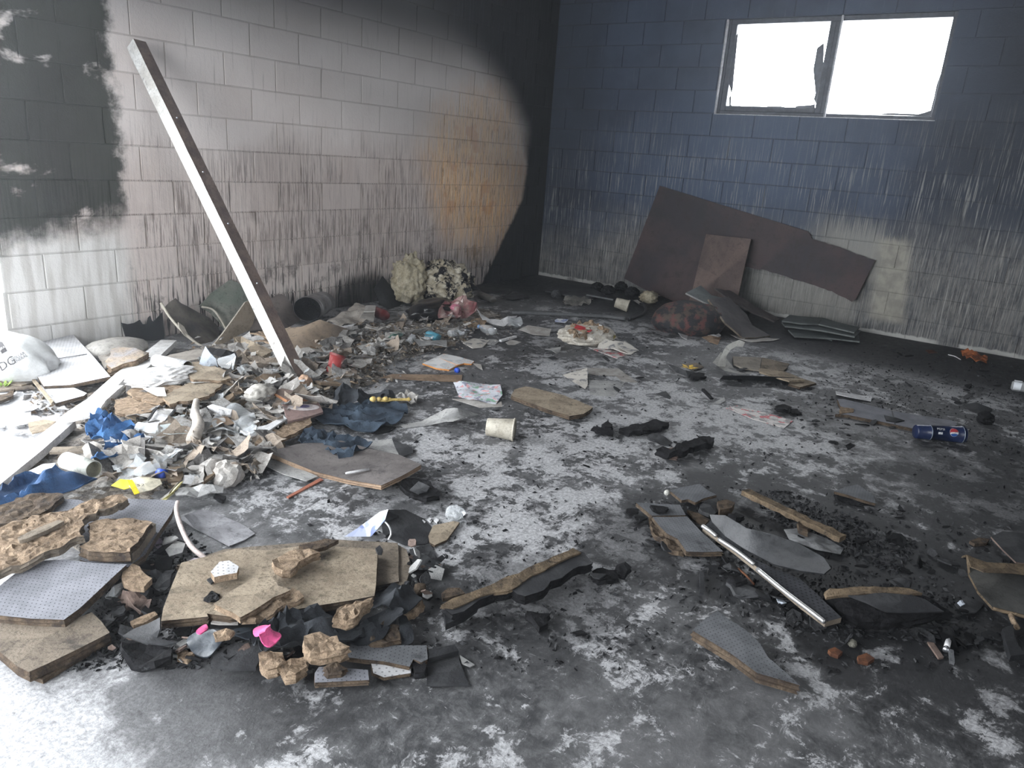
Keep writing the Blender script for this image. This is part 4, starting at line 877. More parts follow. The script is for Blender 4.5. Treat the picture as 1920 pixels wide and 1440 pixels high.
def up(px, py, base): # a point above a floor point, on the pixel's ray
    b = GP(*base); d = ray(px, py); s_ = math.hypot(b.x-CP.x, b.y-CP.y)/math.hypot(d.x, d.y); return CP+d*s_
q = [up(x, y, (1365, 690)) for x, y in ((1343, 690), (1350, 672), (1356, 658), (1363, 648), (1374, 642), (1386, 638), (1397, 642), (1393, 651), (1380, 650), (1370, 656), (1362, 668), (1360, 690))]
o2 = sheet('tip', q, CURL, .003, .03, nz=(.03, 5), smooth=True, parent=o)
# grey shell with yellow thing
S('shell_fragment', [(1253, 683), (1262, 685, .02), (1285, 694, .03), (1312, 700), (1290, 706), (1268, 698)], CHARB, 'curved grey plate on the floor beside a yellow flower', 'plate', h=.01, th=.004)
S('cardboard', [(1283, 683), (1306, 680), (1320, 688), (1300, 694)], TAN, 'tan card under the yellow flower', 'cardboard', h=.012, th=.004)
fw_ = thing('artificial_flower', GP(1292, 690, .03), 'yellow artificial flower on the tan card', 'flower'); YEL = simple('yellow_petal', (.80, .52, .05), .6)
for i in range(5):
    a = i*1.257; c0 = fw_.location; d = Vector((math.cos(a), math.sin(a), .2)); s_ = Vector((-math.sin(a), math.cos(a), 0))*.016; sheet('petal', [c0+d*.004, c0+d*.035+s_, c0+d*.06, c0+d*.035-s_], YEL, .0015, .03, parent=fw_)
S('burnt_board', [(1290, 700), (1318, 698), (1325, 706), (1300, 710)], CHAR, 'charred crust behind the curved grey plate', 'debris', h=.02, th=.014, rag=.01, nz=(.012, 25), jag=.02)
S('plate', [(1335, 757), (1358, 744), (1360, 752), (1350, 757)], GREYP, 'pale triangular chip right of the small charred twig', 'chip', h=.004, th=.002)
S('plate', [(1230, 738), (1248, 733), (1258, 744), (1256, 748)], CHARB, 'dull grey triangular chip on the open floor', 'chip', h=.003, th=.002)
tag(stick('charred_twig', GP(1318, 730, .03), GP(1335, 748, .01), .02, .012, CHAR, rag=.004), 'small charred twig left of the pale triangular chip', 'charcoal')
# right: white strip, printed strip, long tile, tumbler, bottle, orange rag
S('paper_strip', [(1567, 733, .02), (1575, 735, .0), (1635, 744), (1633, 752, .0), (1600, 746, .02), (1568, 739, .03)], PAPW, 'narrow white strip above the long perforated tile', 'paper', h=.006, th=.003)
S('printed_strip', [(1361, 765), (1382, 760), (1440, 775), (1487, 789), (1470, 803), (1410, 785)], REDP, 'long pinkish printed strip lying on the open floor', 'paper', h=.004, th=.0015, nz=(.003, 9))
tile([(1570, 748), (1582, 748), (1672, 770), (1790, 789), (1795, 797), (1758, 806), (1714, 804), (1650, 790), (1590, 778), (1566, 776), (1582, 772), (1600, 774), (1598, 768), (1576, 762)], 'long narrow perforated tile with a broken corner beside the blue tumbler', TILEA, .02, seam=[(1672, 770), (1678, 797)])
S('fibre_chunk', [(1573, 776), (1600, 772), (1600, 766), (1586, 764), (1574, 768)], FIB, 'broken brown corner piece on the long perforated tile', 'debris', h=.024, th=.01, rag=.006, jag=.02)
S('charcoal_chip', [(1658, 778), (1670, 781, .01), (1696, 788), (1680, 791), (1662, 788)], CHARS, 'black pointed chip lying on the long perforated tile', 'charcoal', h=.026, th=.006)
a, b = GP(1716, 809, .041), GP(1806, 815, .046); NAVY = simple('navy_plastic', (.010, .019, .062), .3, .5); L_ = (b-a).length
tm = thing('tumbler', (a+b)/2, 'dark blue ribbed drink tumbler with a round emblem lying on its side', 'cup')
tb = lathe('body', a, b, [(0, 0), (0, .034), (.004, .037), (L_*.27, .0385), (L_*.275, .041), (L_*.29, .041), (L_*.295, .039), (L_*.93, .0435), (L_*.935, .046), (L_*.95, .046), (L_*.955, .044), (L_, .045)], NAVY, 40, tm)
lathe('inside', a, b, [(.006, 0), (.006, .034), (L_-.001, .043)], simple('navy_inside', (.006, .012, .05), .4), 32, tm)
for f in (.282, .942): lathe('pale_ring', a, b, [(L_*f-.0012, .0414 if f < .5 else .0464), (L_*f+.0012, .0416 if f < .5 else .0466)], simple('pale_blue_ring', (.45, .52, .62), .4), 40, tm)
ax = (b-a).normalized(); vd = (CP-(a+b)/2).normalized(); upv = (CU-ax*CU.dot(ax)).normalized(); vv_ = ax.cross(upv); vv_ = vv_ if vv_.dot(vd) > 0 else -vv_; upv = vv_.cross(ax)*1; upv = upv if upv.dot(CU) > 0 else -upv
pv = (vv_*.96+upv*.28).normalized(); ty = (upv*.96-vv_*.28).normalized()
def disc(r, a0=0, a1=2*PI, wv=0, n=18): return [(r*math.cos(a0+(a1-a0)*i/n), r*math.sin(a0+(a1-a0)*i/n)) for i in range(n)]
e0 = a+ax*L_*.72+pv*.04-ty*.002
decal('emblem', disc(.0225), simple('white_ink', (.8, .8, .8)), e0, ax, ty, tb, tm, pv, .0012)
decal('emblem_red', [(.0215*math.cos(t_), .0215*math.sin(t_)) for t_ in [(.25+i*.9/12*1.0)*PI*1.0 for i in range(-3, 12)]]+[(-.015, .0)], simple('logo_red', (.42, .05, .06), .4), e0, ax, ty, tb, tm, pv, .0020)
decal('emblem_blue', [(.0215*math.cos(t_), .0215*math.sin(t_)) for t_ in [PI*(1.15+i*.7/10) for i in range(11)]]+[(.004, -.006)], simple('logo_blue', (.03, .12, .42), .4), e0, ax, ty, tb, tm, pv, .0020)
letters('lettering', 'PEPSI', .018, simple('silver_ink', (.75, .78, .82)), a+ax*L_*.38+ty*.006+pv*.04, ax, ty, tb, tm, push=pv)
decal('printed_block', [(0, 0), (.022, 0), (.022, .011), (0, .011)], simple('silver_ink', (.75, .78, .82)), a+ax*L_*.40-ty*.016+pv*.04, ax, ty, tb, tm, pv)
wb_ = bottle(GP(1896, 722, .04), GP(1985, 738, .04), .036, CLR, 'clear plastic bottle at the right edge, blue and white label on its base end', None, None, dent=.08, squash=.95)
lathe('label_band', GP(1900, 722, .04), GP(1985, 738, .04), [(0, .037), (.045, .0375)], BLUP, 20, wb_)
S('orange_rag', [(1800, 660, .0), (1812, 654, .04), (1830, 660, .05), (1852, 668, .03), (1848, 682, .0), (1830, 675, .02), (1812, 670, .02)], mat('orange_leaf', (.42, .13, .045), (.20, .07, .03), 14, .6, .35, .4), 'crumpled rust-orange rag on the soot by the right wall', 'rag', h=.01, th=.003, grid=.02, nz=(.04, 20), rag=.005)
tag(tube('wire', [GP(1778, 665, .006), GP(1790, 668, .006), GP(1801, 674, .006)], .004, PAPW), 'short white wire on the soot left of the orange rag', 'wire')
S('leaf_scrap', [(1735, 656), (1750, 656), (1758, 661), (1742, 662)], RUST, 'small brown scrap on the soot left of the white wire', 'scrap', h=.006, th=.003)
S('burnt_sheet', [(1804, 760), (1830, 754, .02), (1860, 766, .0), (1850, 780), (1820, 770)], CHARB, 'dark warped flap on the floor below the clear bottle', 'sheet', h=.01, th=.004, rag=.006)
tag(lump('charcoal_lump', GP(1848, 784, .03), (.05, .04, .035), CHAR, 5, .4, 2, 3), 'black nugget beside the dark warped flap', 'charcoal')
# black clumps
def crag(pts, label, h=.03, th=.02, m_=CHAR, **k): return S('charred_piece', pts, m_, label, 'charcoal', h=h, th=th, rag=k.pop('rag', .012), nz=k.pop('nz', (.018, 22)), grid=.025, jag=.02, lam=k.pop('lam', 2), **k)
crag([(1453, 760), (1470, 757), (1485, 763), (1478, 770), (1458, 768)], 'shiny black burnt clump right of the pinkish strip')
crag([(1478, 766), (1495, 768), (1505, 774), (1486, 776)], 'flatter black clump beside the shiny one', .015)
crag([(1108, 803), (1120, 800), (1148, 806), (1150, 816), (1128, 812)], 'thin black flake, leftmost of the burnt pieces mid-floor', .015, .01)
crag([(1128, 793), (1140, 788), (1149, 795), (1146, 804), (1134, 802)], 'small glossy black knob behind the thin black flake', .03)
crag([(1160, 806), (1185, 793), (1208, 792), (1238, 787), (1255, 793), (1240, 802), (1205, 808), (1180, 810)], 'jagged black strip right of the small glossy knob', .035, .02)
crag([(1230, 842), (1265, 838), (1290, 826), (1330, 816), (1340, 822), (1338, 828), (1300, 838), (1280, 848), (1255, 850)], 'jagged black strip with a brown splintered end', .05, .03)
S('wood_splinter', [(1232, 843), (1262, 838), (1272, 846), (1270, 856), (1248, 852)], WOODB, 'brown splintered wood at the end of the second black strip', 'wood', h=.03, th=.02, rag=.012, jag=.02, lam=3)
crag([(1208, 812), (1232, 812), (1262, 826), (1255, 834), (1228, 828)], 'thin burnt flake between the two jagged black strips', .012, .008, CHARB)

# ---- middle left: big bent board, clothes, plaque, strips
bb = S('board', [(500, 847, .03), (560, 832, .03), (640, 826, .02), (697, 842, .02), (750, 853, .03), (790, 871, .04), (752, 893, .035), (715, 910, .03), (650, 899, .0), (590, 884, .0), (545, 866, .01)], GRB, 'large bowed grey-brown board with a pen lying on it', 'board', h=.02, th=.02, side=CARD, rag=.005, rag_edges=(5, 6), lam=3, grid=.06)
a, b = GP(646, 888, .034), GP(680, 882, .04); pen = thing('pen', (a+b)/2, 'white pen lying on the large bowed board', 'pen'); lathe('barrel', a, b, [(0, 0), (.004, .004), (.012, .0055), (.10, .0055), (.10, 0)], PAPW, 10, pen); lathe('tip', a-(b-a).normalized()*.004, b, [(0, 0), (.008, .003)], CHARS, 8, pen)
S('vinyl_strip', [(412, 803), (425, 800), (460, 826), (520, 860), (596, 893), (575, 902), (530, 888), (470, 858), (418, 828)], GREYP, 'long pale vinyl strip running under the large bowed board', 'strip', h=.008, th=.003, nz=(.004, 6))
S('stick', [(537, 931), (600, 896), (606, 899), (541, 933)], simple('red_brown_lath', (.36, .13, .08), .7), 'thin red-brown lath in front of the large bowed board', 'lath', h=.005, th=.005)
def cloth(pts, m_, label, h=.02, fold=(.03, 55, .4), name='garment', cat='clothing', **k): return S(name, smooth_outline(pts), m_, label, cat, h=h, th=.004, grid=.014, fold=(fold[0]*.6, fold[1], fold[2]), smooth=True, rag=.0, **k)
cloth([(560, 820), (575, 808), (606, 814), (640, 818), (695, 832), (690, 840), (668, 848), (655, 860), (636, 858), (615, 846), (585, 838), (562, 828)], DENIM, 'dark blue-grey trouser leg draped over the large bowed board', .04, (.04, 60, .3))
cloth([(572, 778), (610, 765), (640, 760), (700, 756), (740, 757), (765, 768), (752, 785), (715, 803), (690, 806), (630, 800), (600, 790)], DENIM, 'dark blue-grey garment spread flat behind the large bowed board', .025, (.03, 45, .2))
cloth([(626, 752), (628, 730, .05), (645, 720, .08), (672, 730, .06), (690, 736, .03), (735, 736, .04), (738, 756), (700, 758), (660, 757), (634, 758)], CLOTH, 'black and blue bundled waistband behind the gold ornament', .03, (.04, 50, .9))
S('rubber_sole', [(690, 804), (720, 798), (742, 800), (730, 808), (700, 811)], CHAR, 'thin black edge poking out right of the spread garment', 'rubber', h=.012, th=.008)
go = thing('ornament', GP(727, 749, .06), 'gold coloured ornament lying on the dark garment', 'ornament'); GOLD = simple('gold_plastic', (.62, .46, .16), .35)
a, b = GP(698, 750, .07), GP(760, 749, .06); d = (b-a)
lathe('shaft', a+d*.15, b, [(0, 0), (0, .008), (.05, .012), (.08, .007), (.16, .007), (.165, .012), (.18, .004), (.18, 0)], GOLD, 12, go)
for f, r_ in ((.03, .018), (.2, .014), (.4, .016), (.52, .009)): lump('knob', a+d*f+Vector((0, 0, .004)), (r_, r_, r_*.8), GOLD, 2, .1, 1.5, 2, go, True)
S('rag', [(742, 742), (765, 733), (785, 742), (778, 752), (756, 752)], PAPER, 'shredded grey paper wad right of the gold ornament', 'paper', h=.03, th=.006, grid=.02, nz=(.03, 30), rag=.01)
pl = thing('plaque', GP(562, 752, .06), 'brown wooden plaque with a round white sticker, tilted on the litter', 'plaque')
lid = sheet('lid', G((510, 734, .02), (530, 728, .02), (595, 742, .02), (594, 746, .02), (538, 750, .02), h=.06), WOODB, .014, .06, parent=pl, side=simple('orange_wood_edge', (.42, .20, .10), .6))
fc = sheet('face', G((528, 753, .0), (594, 746, .0), (606, 772, .0), (582, 780), (540, 790), h=.06), mat('plum_brown_face', (.26, .18, .165), (.20, .14, .13), 6, .6), .012, .05, parent=pl)
e = GP(569, 764, .061); st_ = decal('sticker', [(.075*math.cos(i*PI/12), .045*math.sin(i*PI/12)) for i in range(24)], simple('sticker_white', (.72, .66, .66), .5), e, GP(595, 764, .06)-GP(545, 764, .06), GP(569, 750, .06)-GP(569, 778, .06), fc, pl, Vector((0, 0, 1)), .0015)
decal('sticker_centre', [(.032*math.cos(i*PI/12), .02*math.sin(i*PI/12)) for i in range(24)], simple('sticker_violet', (.25, .22, .42), .5), GP(568, 763, .061), GP(595, 764, .06)-GP(545, 764, .06), GP(569, 750, .06)-GP(569, 778, .06), fc, pl, Vector((0, 0, 1)), .0035)
S('fibre_chunk', [(478, 830), (500, 812), (535, 795), (560, 785), (583, 783), (585, 792), (560, 808), (525, 822), (490, 834)], FIB, 'rough tan splintered stick pointing at the spread garment', 'wood', h=.05, th=.02, rag=.008, lam=3, nz=(.008, 25), jag=.025)
S('vinyl_strip', [(672, 832), (690, 826), (735, 823), (745, 840), (748, 856), (700, 842)], GREYP, 'stiff grey sheet right of the trouser leg', 'sheet', h=.01, th=.003, nz=(.006, 7))
S('vinyl_strip', [(735, 823), (752, 832), (772, 838), (775, 850), (750, 857)], CHARB, 'darker torn flap of vinyl beside the stiff grey sheet', 'sheet', h=.012, th=.003, nz=(.01, 12), rag=.008)
crag([(755, 900), (780, 893), (808, 905), (825, 928), (800, 934), (770, 922), (750, 912)], 'heap of black crusts at the right end of the large bowed board', .03, .02)
S('burnt_board', [(768, 918), (785, 902, .02), (806, 912, .02), (800, 922), (785, 926)], CHARB, 'flat grey burnt chip on the heap of black crusts', 'charcoal', h=.035, th=.006)
S('paper_scrap', [(400, 930), (404, 925), (424, 930), (418, 940)], CHAR, 'pair of small black crumbs on the pale floor', 'charcoal', h=.01, th=.01, rag=.006, jag=.015)
# printed curl and dark sheet
S('paper_sheet', [(645, 1006), (668, 992, .02), (712, 960, .06), (728, 955, .09), (722, 975, .06), (705, 995, .02), (695, 1006, .0)], BLUP, 'curled sheet with blue print, lifted at its right edge', 'paper', h=.004, th=.0015, nz=(.003, 9))
S('burnt_sheet', [(722, 955, .07), (760, 956, .03), (795, 972, .0), (815, 1000), (800, 1020), (760, 1022), (735, 1012), (718, 1000), (715, 980, .02)], CHARB, 'dark sheet rising behind the curled blue-printed one', 'sheet', h=.005, th=.003, nz=(.004, 7), rag=.008, rag_edges=(2, 3, 4, 5))
tag(tube('wire', [GP(712, 970, .05), GP(728, 985, .05), GP(733, 1000, .02), GP(728, 1012, .005)], .003, PAPW), 'thin white wire loop under the curled printed sheet', 'wire')
S('cardboard', [(803, 1005), (812, 985), (850, 977), (862, 979), (838, 1012), (815, 1022), (806, 1018)], TANL, 'tan board scrap with a scorched edge below the clear plastic ball', 'board', h=.012, th=.008, rag=.005, rag_edges=(0, 4, 5), side=FIBD)
tag(lump('plastic_wrapper', GP(853, 962, .022), (.032, .03, .024), CLR, 4, .4, 2.2, 3), 'crushed ball of clear plastic on the open floor', 'wrapper')
for k, (x, y) in enumerate(((793, 978), (806, 974), (818, 975))): S('paper_scrap', [(x-5, y), (x, y-4), (x+5, y), (x+1, y+5)], PAPW, ['tiny white chip, leftmost of three by the scorched tan scrap', 'middle of three tiny white chips by the scorched tan scrap', 'tiny white chip nearest the clear plastic ball'][k], 'chip', h=.006, th=.004)
S('burnt_sheet', [(768, 1030), (806, 1018), (832, 1070), (800, 1078), (775, 1060)], CHARB, 'flat dark square sheet right of the big tan board', 'sheet', h=.006, th=.003)

# ---- left litter: tubes, blue cloths, fibreboards, papers
def roll(a, b, r, m_, label, name='cardboard_tube', ins=None):
    t_ = thing(name, (Vector(a)+Vector(b))/2, label, 'tube'); L_ = (Vector(b)-Vector(a)).length
    lathe('body', a, b, [(0, r*.94), (0, r), (L_, r), (L_, r*.92)], m_, 26, t_); lathe('inside', a, b, [(.002, r*.93), (L_-.001, r*.92)], ins or m_, 26, t_); return t_
TUB = mat('cream_tube', (.72, .74, .70), (.60, .62, .57), 6, .6); TUI = simple('olive_tube_inside', (.22, .21, .14), .9)
roll(GP(124, 863, .07), GP(176, 880, .075), .032, TUB, 'cream cardboard tube with its dark open end towards the yellow wrapper', ins=TUI)
roll(GP(292, 676, .08), GP(352, 688, .08), .032, PAPW, 'white tube with blue print behind the round tan fibreboard', ins=TUI)
BCL = 'clothing'
cloth([(170, 792), (184, 774), (200, 778), (215, 790), (240, 792), (262, 806), (272, 822), (262, 830), (245, 825), (248, 842), (225, 846), (222, 860), (190, 872), (172, 868), (190, 846), (195, 826), (170, 820), (160, 808)], BLUE, 'bright blue bunched cloth right of the near white plank', .06, (.05, 55, .5))
cloth([(-20, 912), (20, 905), (60, 892), (98, 882, .03), (130, 880, .05), (165, 888, .02), (182, 896), (176, 905), (140, 916), (90, 925), (40, 935), (-20, 958)], BLUED, 'long navy blue cloth reaching in from the left edge', .06, (.045, 30, 1.2))
wing = S('fibreboard', [(345, 690), (352, 680), (380, 677), (405, 688), (432, 698), (434, 708), (414, 714), (385, 712), (362, 712), (352, 702)], TANL, 'round torn tan fibreboard piece in front of the grey-blue collar', 'fibreboard', h=.085, th=.018, side=FIB, rag=.012, lam=3, jag=.02)
S('fibreboard', [(305, 745), (325, 730), (362, 716), (392, 712), (420, 710), (412, 726), (392, 742), (352, 752), (335, 752), (318, 758)], TANL, 'long torn tan fibreboard below the round piece', 'fibreboard', h=.07, th=.016, side=FIB, rag=.012, lam=3, jag=.02)
S('fibreboard', [(238, 734), (255, 722), (290, 722), (320, 722), (345, 724), (334, 738), (300, 756), (275, 752), (250, 744)], FIB, 'triangular fibreboard with a white peeled patch right of the planks', 'fibreboard', h=.06, th=.016, rag=.010, lam=3, jag=.02)
S('peeled_patch', [(268, 728), (285, 726), (308, 726), (312, 742), (295, 742)], PAPW, 'white peeled paper stuck on the triangular fibreboard', 'paper', h=.072, th=.002, rag=.006)
S('fibreboard', [(215, 750), (240, 744), (280, 757), (300, 766), (270, 775), (240, 780), (216, 772)], FIB, 'tan fibreboard layers below the white-patched triangle', 'fibreboard', h=.05, th=.014, rag=.012, lam=3, jag=.02)
dc = sheet('duct_collar', [p for p in G((372, 684, .02), (378, 664, .08), (384, 650, .12), (394, 662, .09), (406, 672, .07), (409, 690, .0), (392, 692, .0), h=.07)], simple('grey_blue_metal', (.42, .47, .54), .4, .5), .004, .025, nz=(.02, 5), smooth=True)
tag(dc, 'upright grey-blue metal collar behind the round fibreboard', 'collar')
S('plastic_tray', [(404, 668), (440, 664, .03), (444, 672, .03), (436, 690), (420, 692), (408, 680)], CLR, 'crushed clear tray right of the grey-blue collar', 'tray', h=.07, th=.002, nz=(.03, 16))
S('black_bag', [(386, 652), (410, 652, .04), (440, 660, .03), (442, 668), (412, 668), (394, 664)], CHAR, 'black plastic crumple behind the clear tray', 'bag', h=.08, th=.002, nz=(.03, 14))
tag(lump('crumpled_bag', GP(306, 706, .08), (.15, .08, .04), mat('white_film', (.80, .80, .80), (.66, .65, .64), 8, .4, .5), 5, .35, 2.2, 4, None, False, (0, 0, -.2)), 'crumpled white plastic bag under the blue-printed tube', 'bag')
S('card', [(262, 812), (292, 764), (328, 768), (300, 815), (280, 822)], PAPW, 'white card lying between two thin dark strips', 'card', h=.05, th=.003)
for i, (a, b) in enumerate((((262, 810), (294, 764)), ((298, 806), (328, 768)))): tag(stick('dark_strip', GP(*a, .062), GP(*b, .062), .008, .006, CHARS), ['thin dark strip along the left of the white card', 'thin dark strip along the right of the white card'][i], 'strip')
S('plastic_bag', [(300, 800), (318, 782), (345, 776), (362, 786), (365, 800), (350, 815), (320, 820), (302, 816)], mat('greenish_white_film', (.66, .72, .72), (.50, .56, .58), 9, .35, .5, .4, 25), 'milky plastic bag right of the white card', 'bag', h=.06, th=.002, grid=.025, nz=(.04, 13))
S('plastic_bag', [(392, 792), (410, 770), (440, 760), (470, 768), (482, 788), (470, 806), (430, 812), (405, 806)], CLR, 'clear crumpled film in the middle of the litter', 'film', h=.06, th=.002, grid=.025, nz=(.04, 13))
tag(tube('bent_pipe', [GP(368, 752, .10), GP(366, 775, .10), GP(372, 795, .09), GP(362, 825, .06)], .017, mat('off_white_pipe', (.62, .58, .53), (.42, .37, .32), 9, .7), rz=lambda f: .8+.9*f), 'bent off-white hose widening towards the viewer', 'hose')
S('card', [(376, 803), (418, 802), (410, 832), (374, 826)], NEWS, 'square printed card beside the long pale vinyl strip', 'card', h=.05, th=.003)
S('foam_block', [(388, 762), (398, 758, .02), (435, 768, .02), (432, 778), (415, 778)], PAPW, 'white foam bar in the middle of the litter', 'foam', h=.07, th=.02)
S('cardboard', [(384, 800), (400, 786), (425, 780), (440, 792), (415, 800)], CARD, 'brown card flap behind the square printed card', 'cardboard', h=.06, th=.003, nz=(.01, 9))
tag(lump('glove', GP(489, 738, .07), (.075, .05, .04), mat('grey_glove', (.50, .48, .44), (.34, .32, .29), 12, .8), 4, .35, 2, 4, None, True), 'grey rubber-like crumple left of the wooden plaque', 'glove')
S('board_strip', [(450, 808), (500, 796), (532, 780), (538, 786), (505, 806), (470, 818)], PAPW, 'curved white strip behind the tan splintered stick', 'strip', h=.06, th=.008, nz=(.008, 8))
tag(tube('grey_rod', [GP(255, 862, .05), GP(272, 842, .05), GP(284, 822, .05)], .005, METAL), 'thin metal rod right of the bunched blue cloth', 'rod')
S('tile_scrap', [(30, 895), (80, 870), (104, 868), (100, 880), (60, 892), (34, 900)], TILEW, 'dotted pale tile scrap under the near white plank', 'tile', h=.04, th=.012, rag=.006)
S('slat', [(100, 838), (164, 836), (160, 846), (92, 848)], TAN, 'short grey slat behind the cream tube', 'slat', h=.05, th=.01)
S('plastic_cup_half', [(150, 840, .0), (172, 826, .06), (186, 832, .05), (188, 850, .02), (170, 862), (155, 858)], BEIGE, 'crushed translucent cup between the cream tube and the blue cloth', 'cup', h=.05, th=.002, nz=(.02, 14))
# yellow wrapper and around
YW = simple('yellow_film', (.80, .66, .02), .35)
yb = thing('wrapper', GP(255, 908, .03), 'yellow and milky plastic wrapper lying in front of the cream tube', 'wrapper')
sheet('yellow_end', G((208, 910), (225, 898, .02), (245, 900, .02), (250, 912, .01), (232, 917), h=.04), YW, .003, .03, nz=(.006, 12), parent=yb)
mk_ = sheet('milky_part', G((232, 900), (262, 896, .02), (300, 898, .01), (304, 908, .01), (285, 920), (258, 924), (245, 914), h=.05), mat('milky_film', (.62, .58, .44), (.50, .46, .36), 9, .4, .5), .003, .03, nz=(.01, 12), parent=yb)
sheet('yellow_band', G((238, 900), (248, 899), (262, 924), (252, 927), h=.068), YW, .002, .03, parent=yb)
letters('lettering', '52', .026, simple('black_ink', (.02, .02, .02)), GP(256, 912, .1), GP(275, 911, .05)-GP(255, 912, .05), GP(256, 903, .05)-GP(256, 913, .05), mk_, yb, push=Vector((0, 0, 1)), depth=.002)
S('paper_sheet', [(325, 900), (345, 892, .02), (400, 893), (385, 908), (360, 910), (335, 906)], PAPW, 'bright white sheet right of the yellow wrapper', 'paper', h=.03, th=.002, nz=(.01, 12))
S('paper_sheet', [(300, 936), (318, 922, .01), (334, 904, .03), (340, 902, .02), (330, 920), (312, 938)], PAPER, 'curled page with a yellow edge right of the yellow wrapper', 'paper', h=.03, th=.002)
sheet('yellow_edge', G((302, 938), (322, 924, .01), (340, 904, .03), (344, 902, .03), (328, 924), (308, 940), h=.035), simple('pale_yellow', (.70, .64, .28), .5), .002, .03)
tag(bpy.data.objects['yellow_edge'], 'narrow pale yellow edge strip of torn packaging', 'strip')
cp2 = lathe('bottle_cap', GP(296, 888, .045), GP(312, 891, .045), [(0, 0), (0, .020), (.03, .020), (.03, 0)], simple('bright_blue_plastic', (.03, .10, .62), .35), 16); tag(cp2, 'blue bottle cap just behind the yellow wrapper', 'cap')
tag(lump('paper_wad', GP(398, 882, .03), (.06, .04, .04), PAPER, 6, .35, 2, 3), 'crumpled pale paper wad at the front edge of the litter', 'paper')
tag(lump('paper_wad', GP(427, 890, .03), (.055, .045, .05), PAPER, 9, .35, 2, 3), 'taller crumpled wad right of the other at the front edge of the litter', 'paper')
for i, (p_, l_) in enumerate((([(310, 872), (350, 858), (382, 850), (392, 856), (350, 872), (322, 884)], 'folded grey-brown cloth-like wrap in front of the litter'), ([(325, 918), (360, 912), (420, 914), (418, 922), (370, 926), (330, 928)], 'layered grey bark-like sheets left of the pale floor patch'), ([(262, 862), (285, 852), (290, 880), (270, 884)], 'small grey crumpled film right of the thin metal rod'))):
    S('wrap', p_, GREYP if i else TAN, l_, 'wrap', h=.04, th=.004, grid=.03, nz=(.025, 16), rag=.008)
# ---- bottom left: stacked perforated tiles and torn fibreboard
tile([(205, 942), (226, 934), (330, 938), (322, 962), (296, 1000), (272, 1040), (236, 1066), (190, 1060), (150, 1050), (150, 990)], 'grey perforated tile showing behind the torn brown boards', TILEA, .05, .022)
tile([(-30, 1120), (0, 1098), (40, 1066), (62, 1052), (120, 1049), (180, 1056), (238, 1058), (216, 1078), (180, 1112), (150, 1140), (120, 1162), (60, 1160), (0, 1154), (-30, 1150)], 'large grey perforated tile at the lower left edge', TILEA, .07, .024, uax=6)
tile([(92, 946), (112, 935), (150, 937), (165, 944), (130, 958), (96, 962)], 'tip of a perforated tile between the torn brown boards', TILEA, .06, .012)
S('fibreboard', [(-30, 962), (0, 948), (30, 932), (70, 924), (118, 925), (105, 942), (86, 958), (50, 972), (0, 985), (-30, 990)], FIBD, 'dull brown torn board behind the long crumbling one', 'fibreboard', h=.08, th=.02, rag=.012, lam=3, nz=(.008, 28), grid=.014, jag=.02)
S('fibreboard', [(-40, 1012), (0, 990), (60, 965), (95, 962), (140, 950), (195, 932), (232, 922), (240, 936), (222, 946), (185, 956), (158, 972), (148, 995), (158, 1004), (120, 1020), (70, 1042), (20, 1062), (-40, 1085)], FIB, 'long crumbling brown board lying across the grey tiles', 'fibreboard', h=.11, th=.026, side=TAN, rag=.014, lam=4, nz=(.009, 30), grid=.010, jag=.018)
S('wood_sliver', [(33, 1008), (60, 994), (108, 975), (120, 977), (88, 994), (50, 1010), (36, 1013)], TAN, 'pale sliver lying on the long crumbling board', 'sliver', h=.125, th=.012, rag=.003)
S('fibreboard', [(165, 982), (180, 975), (222, 972), (262, 972), (282, 976), (270, 998), (255, 1022), (244, 1036), (210, 1036), (165, 1034), (148, 1026), (168, 1010)], FIB, 'thick crumbling brown chunk on the grey perforated tile', 'fibreboard', h=.095, th=.032, side=FIBD, rag=.010, lam=4, nz=(.008, 30), grid=.013, jag=.018)
S('board', [(282, 978), (292, 982), (262, 1026), (248, 1038), (244, 1036)], TAN, 'narrow grey ply standing along the edge of the brown chunk', 'board', h=.08, th=.03)
S('board', [(-30, 1175), (0, 1165), (80, 1168), (140, 1160), (172, 1148), (190, 1165), (206, 1186), (150, 1215), (90, 1244), (54, 1260), (30, 1248), (0, 1222), (-30, 1200)], TAN, 'tan board in the lower left corner under the perforated tile', 'board', h=.045, th=.03, side=FIBD, rag=.004, lam=4)
S('board', [(60, 1268), (120, 1232), (206, 1190), (208, 1198), (130, 1244), (80, 1275)], FIBD, 'lower ply showing under the tan corner board', 'board', h=.015, th=.012)
# burnt debris between
S('fibre_chunk', [(230, 1072), (248, 1056), (262, 1062), (285, 1084), (270, 1100), (248, 1098), (232, 1092)], FIB, 'pale brown chunk standing among the black debris', 'debris', h=.06, th=.02, rag=.008, jag=.02)
S('film_scrap', [(194, 1120), (215, 1098, .02), (232, 1090, .02), (236, 1100), (215, 1118)], CLR, 'crumpled clear film left of the pale brown chunk', 'film', h=.03, th=.002, nz=(.02, 18))
S('film_scrap', [(272, 1072), (292, 1068, .02), (305, 1078), (322, 1080), (318, 1100), (300, 1112, .02), (288, 1098), (296, 1084)], CHARS, 'glossy black film right of the pale brown chunk', 'film', h=.03, th=.002, nz=(.03, 18), grid=.025)
S('plastic_disc', [(310, 1030), (330, 1012), (348, 1018), (342, 1036), (318, 1042)], GREYP, 'cracked pale plastic disc beside the white cable', 'disc', h=.03, th=.002, nz=(.004, 12))
S('film_scrap', [(340, 1058), (365, 1046), (384, 1046), (372, 1056), (350, 1062)], simple('lilac_film', (.50, .44, .50), .5), 'pale lilac scrap at the lower end of the white cable', 'scrap', h=.02, th=.002)
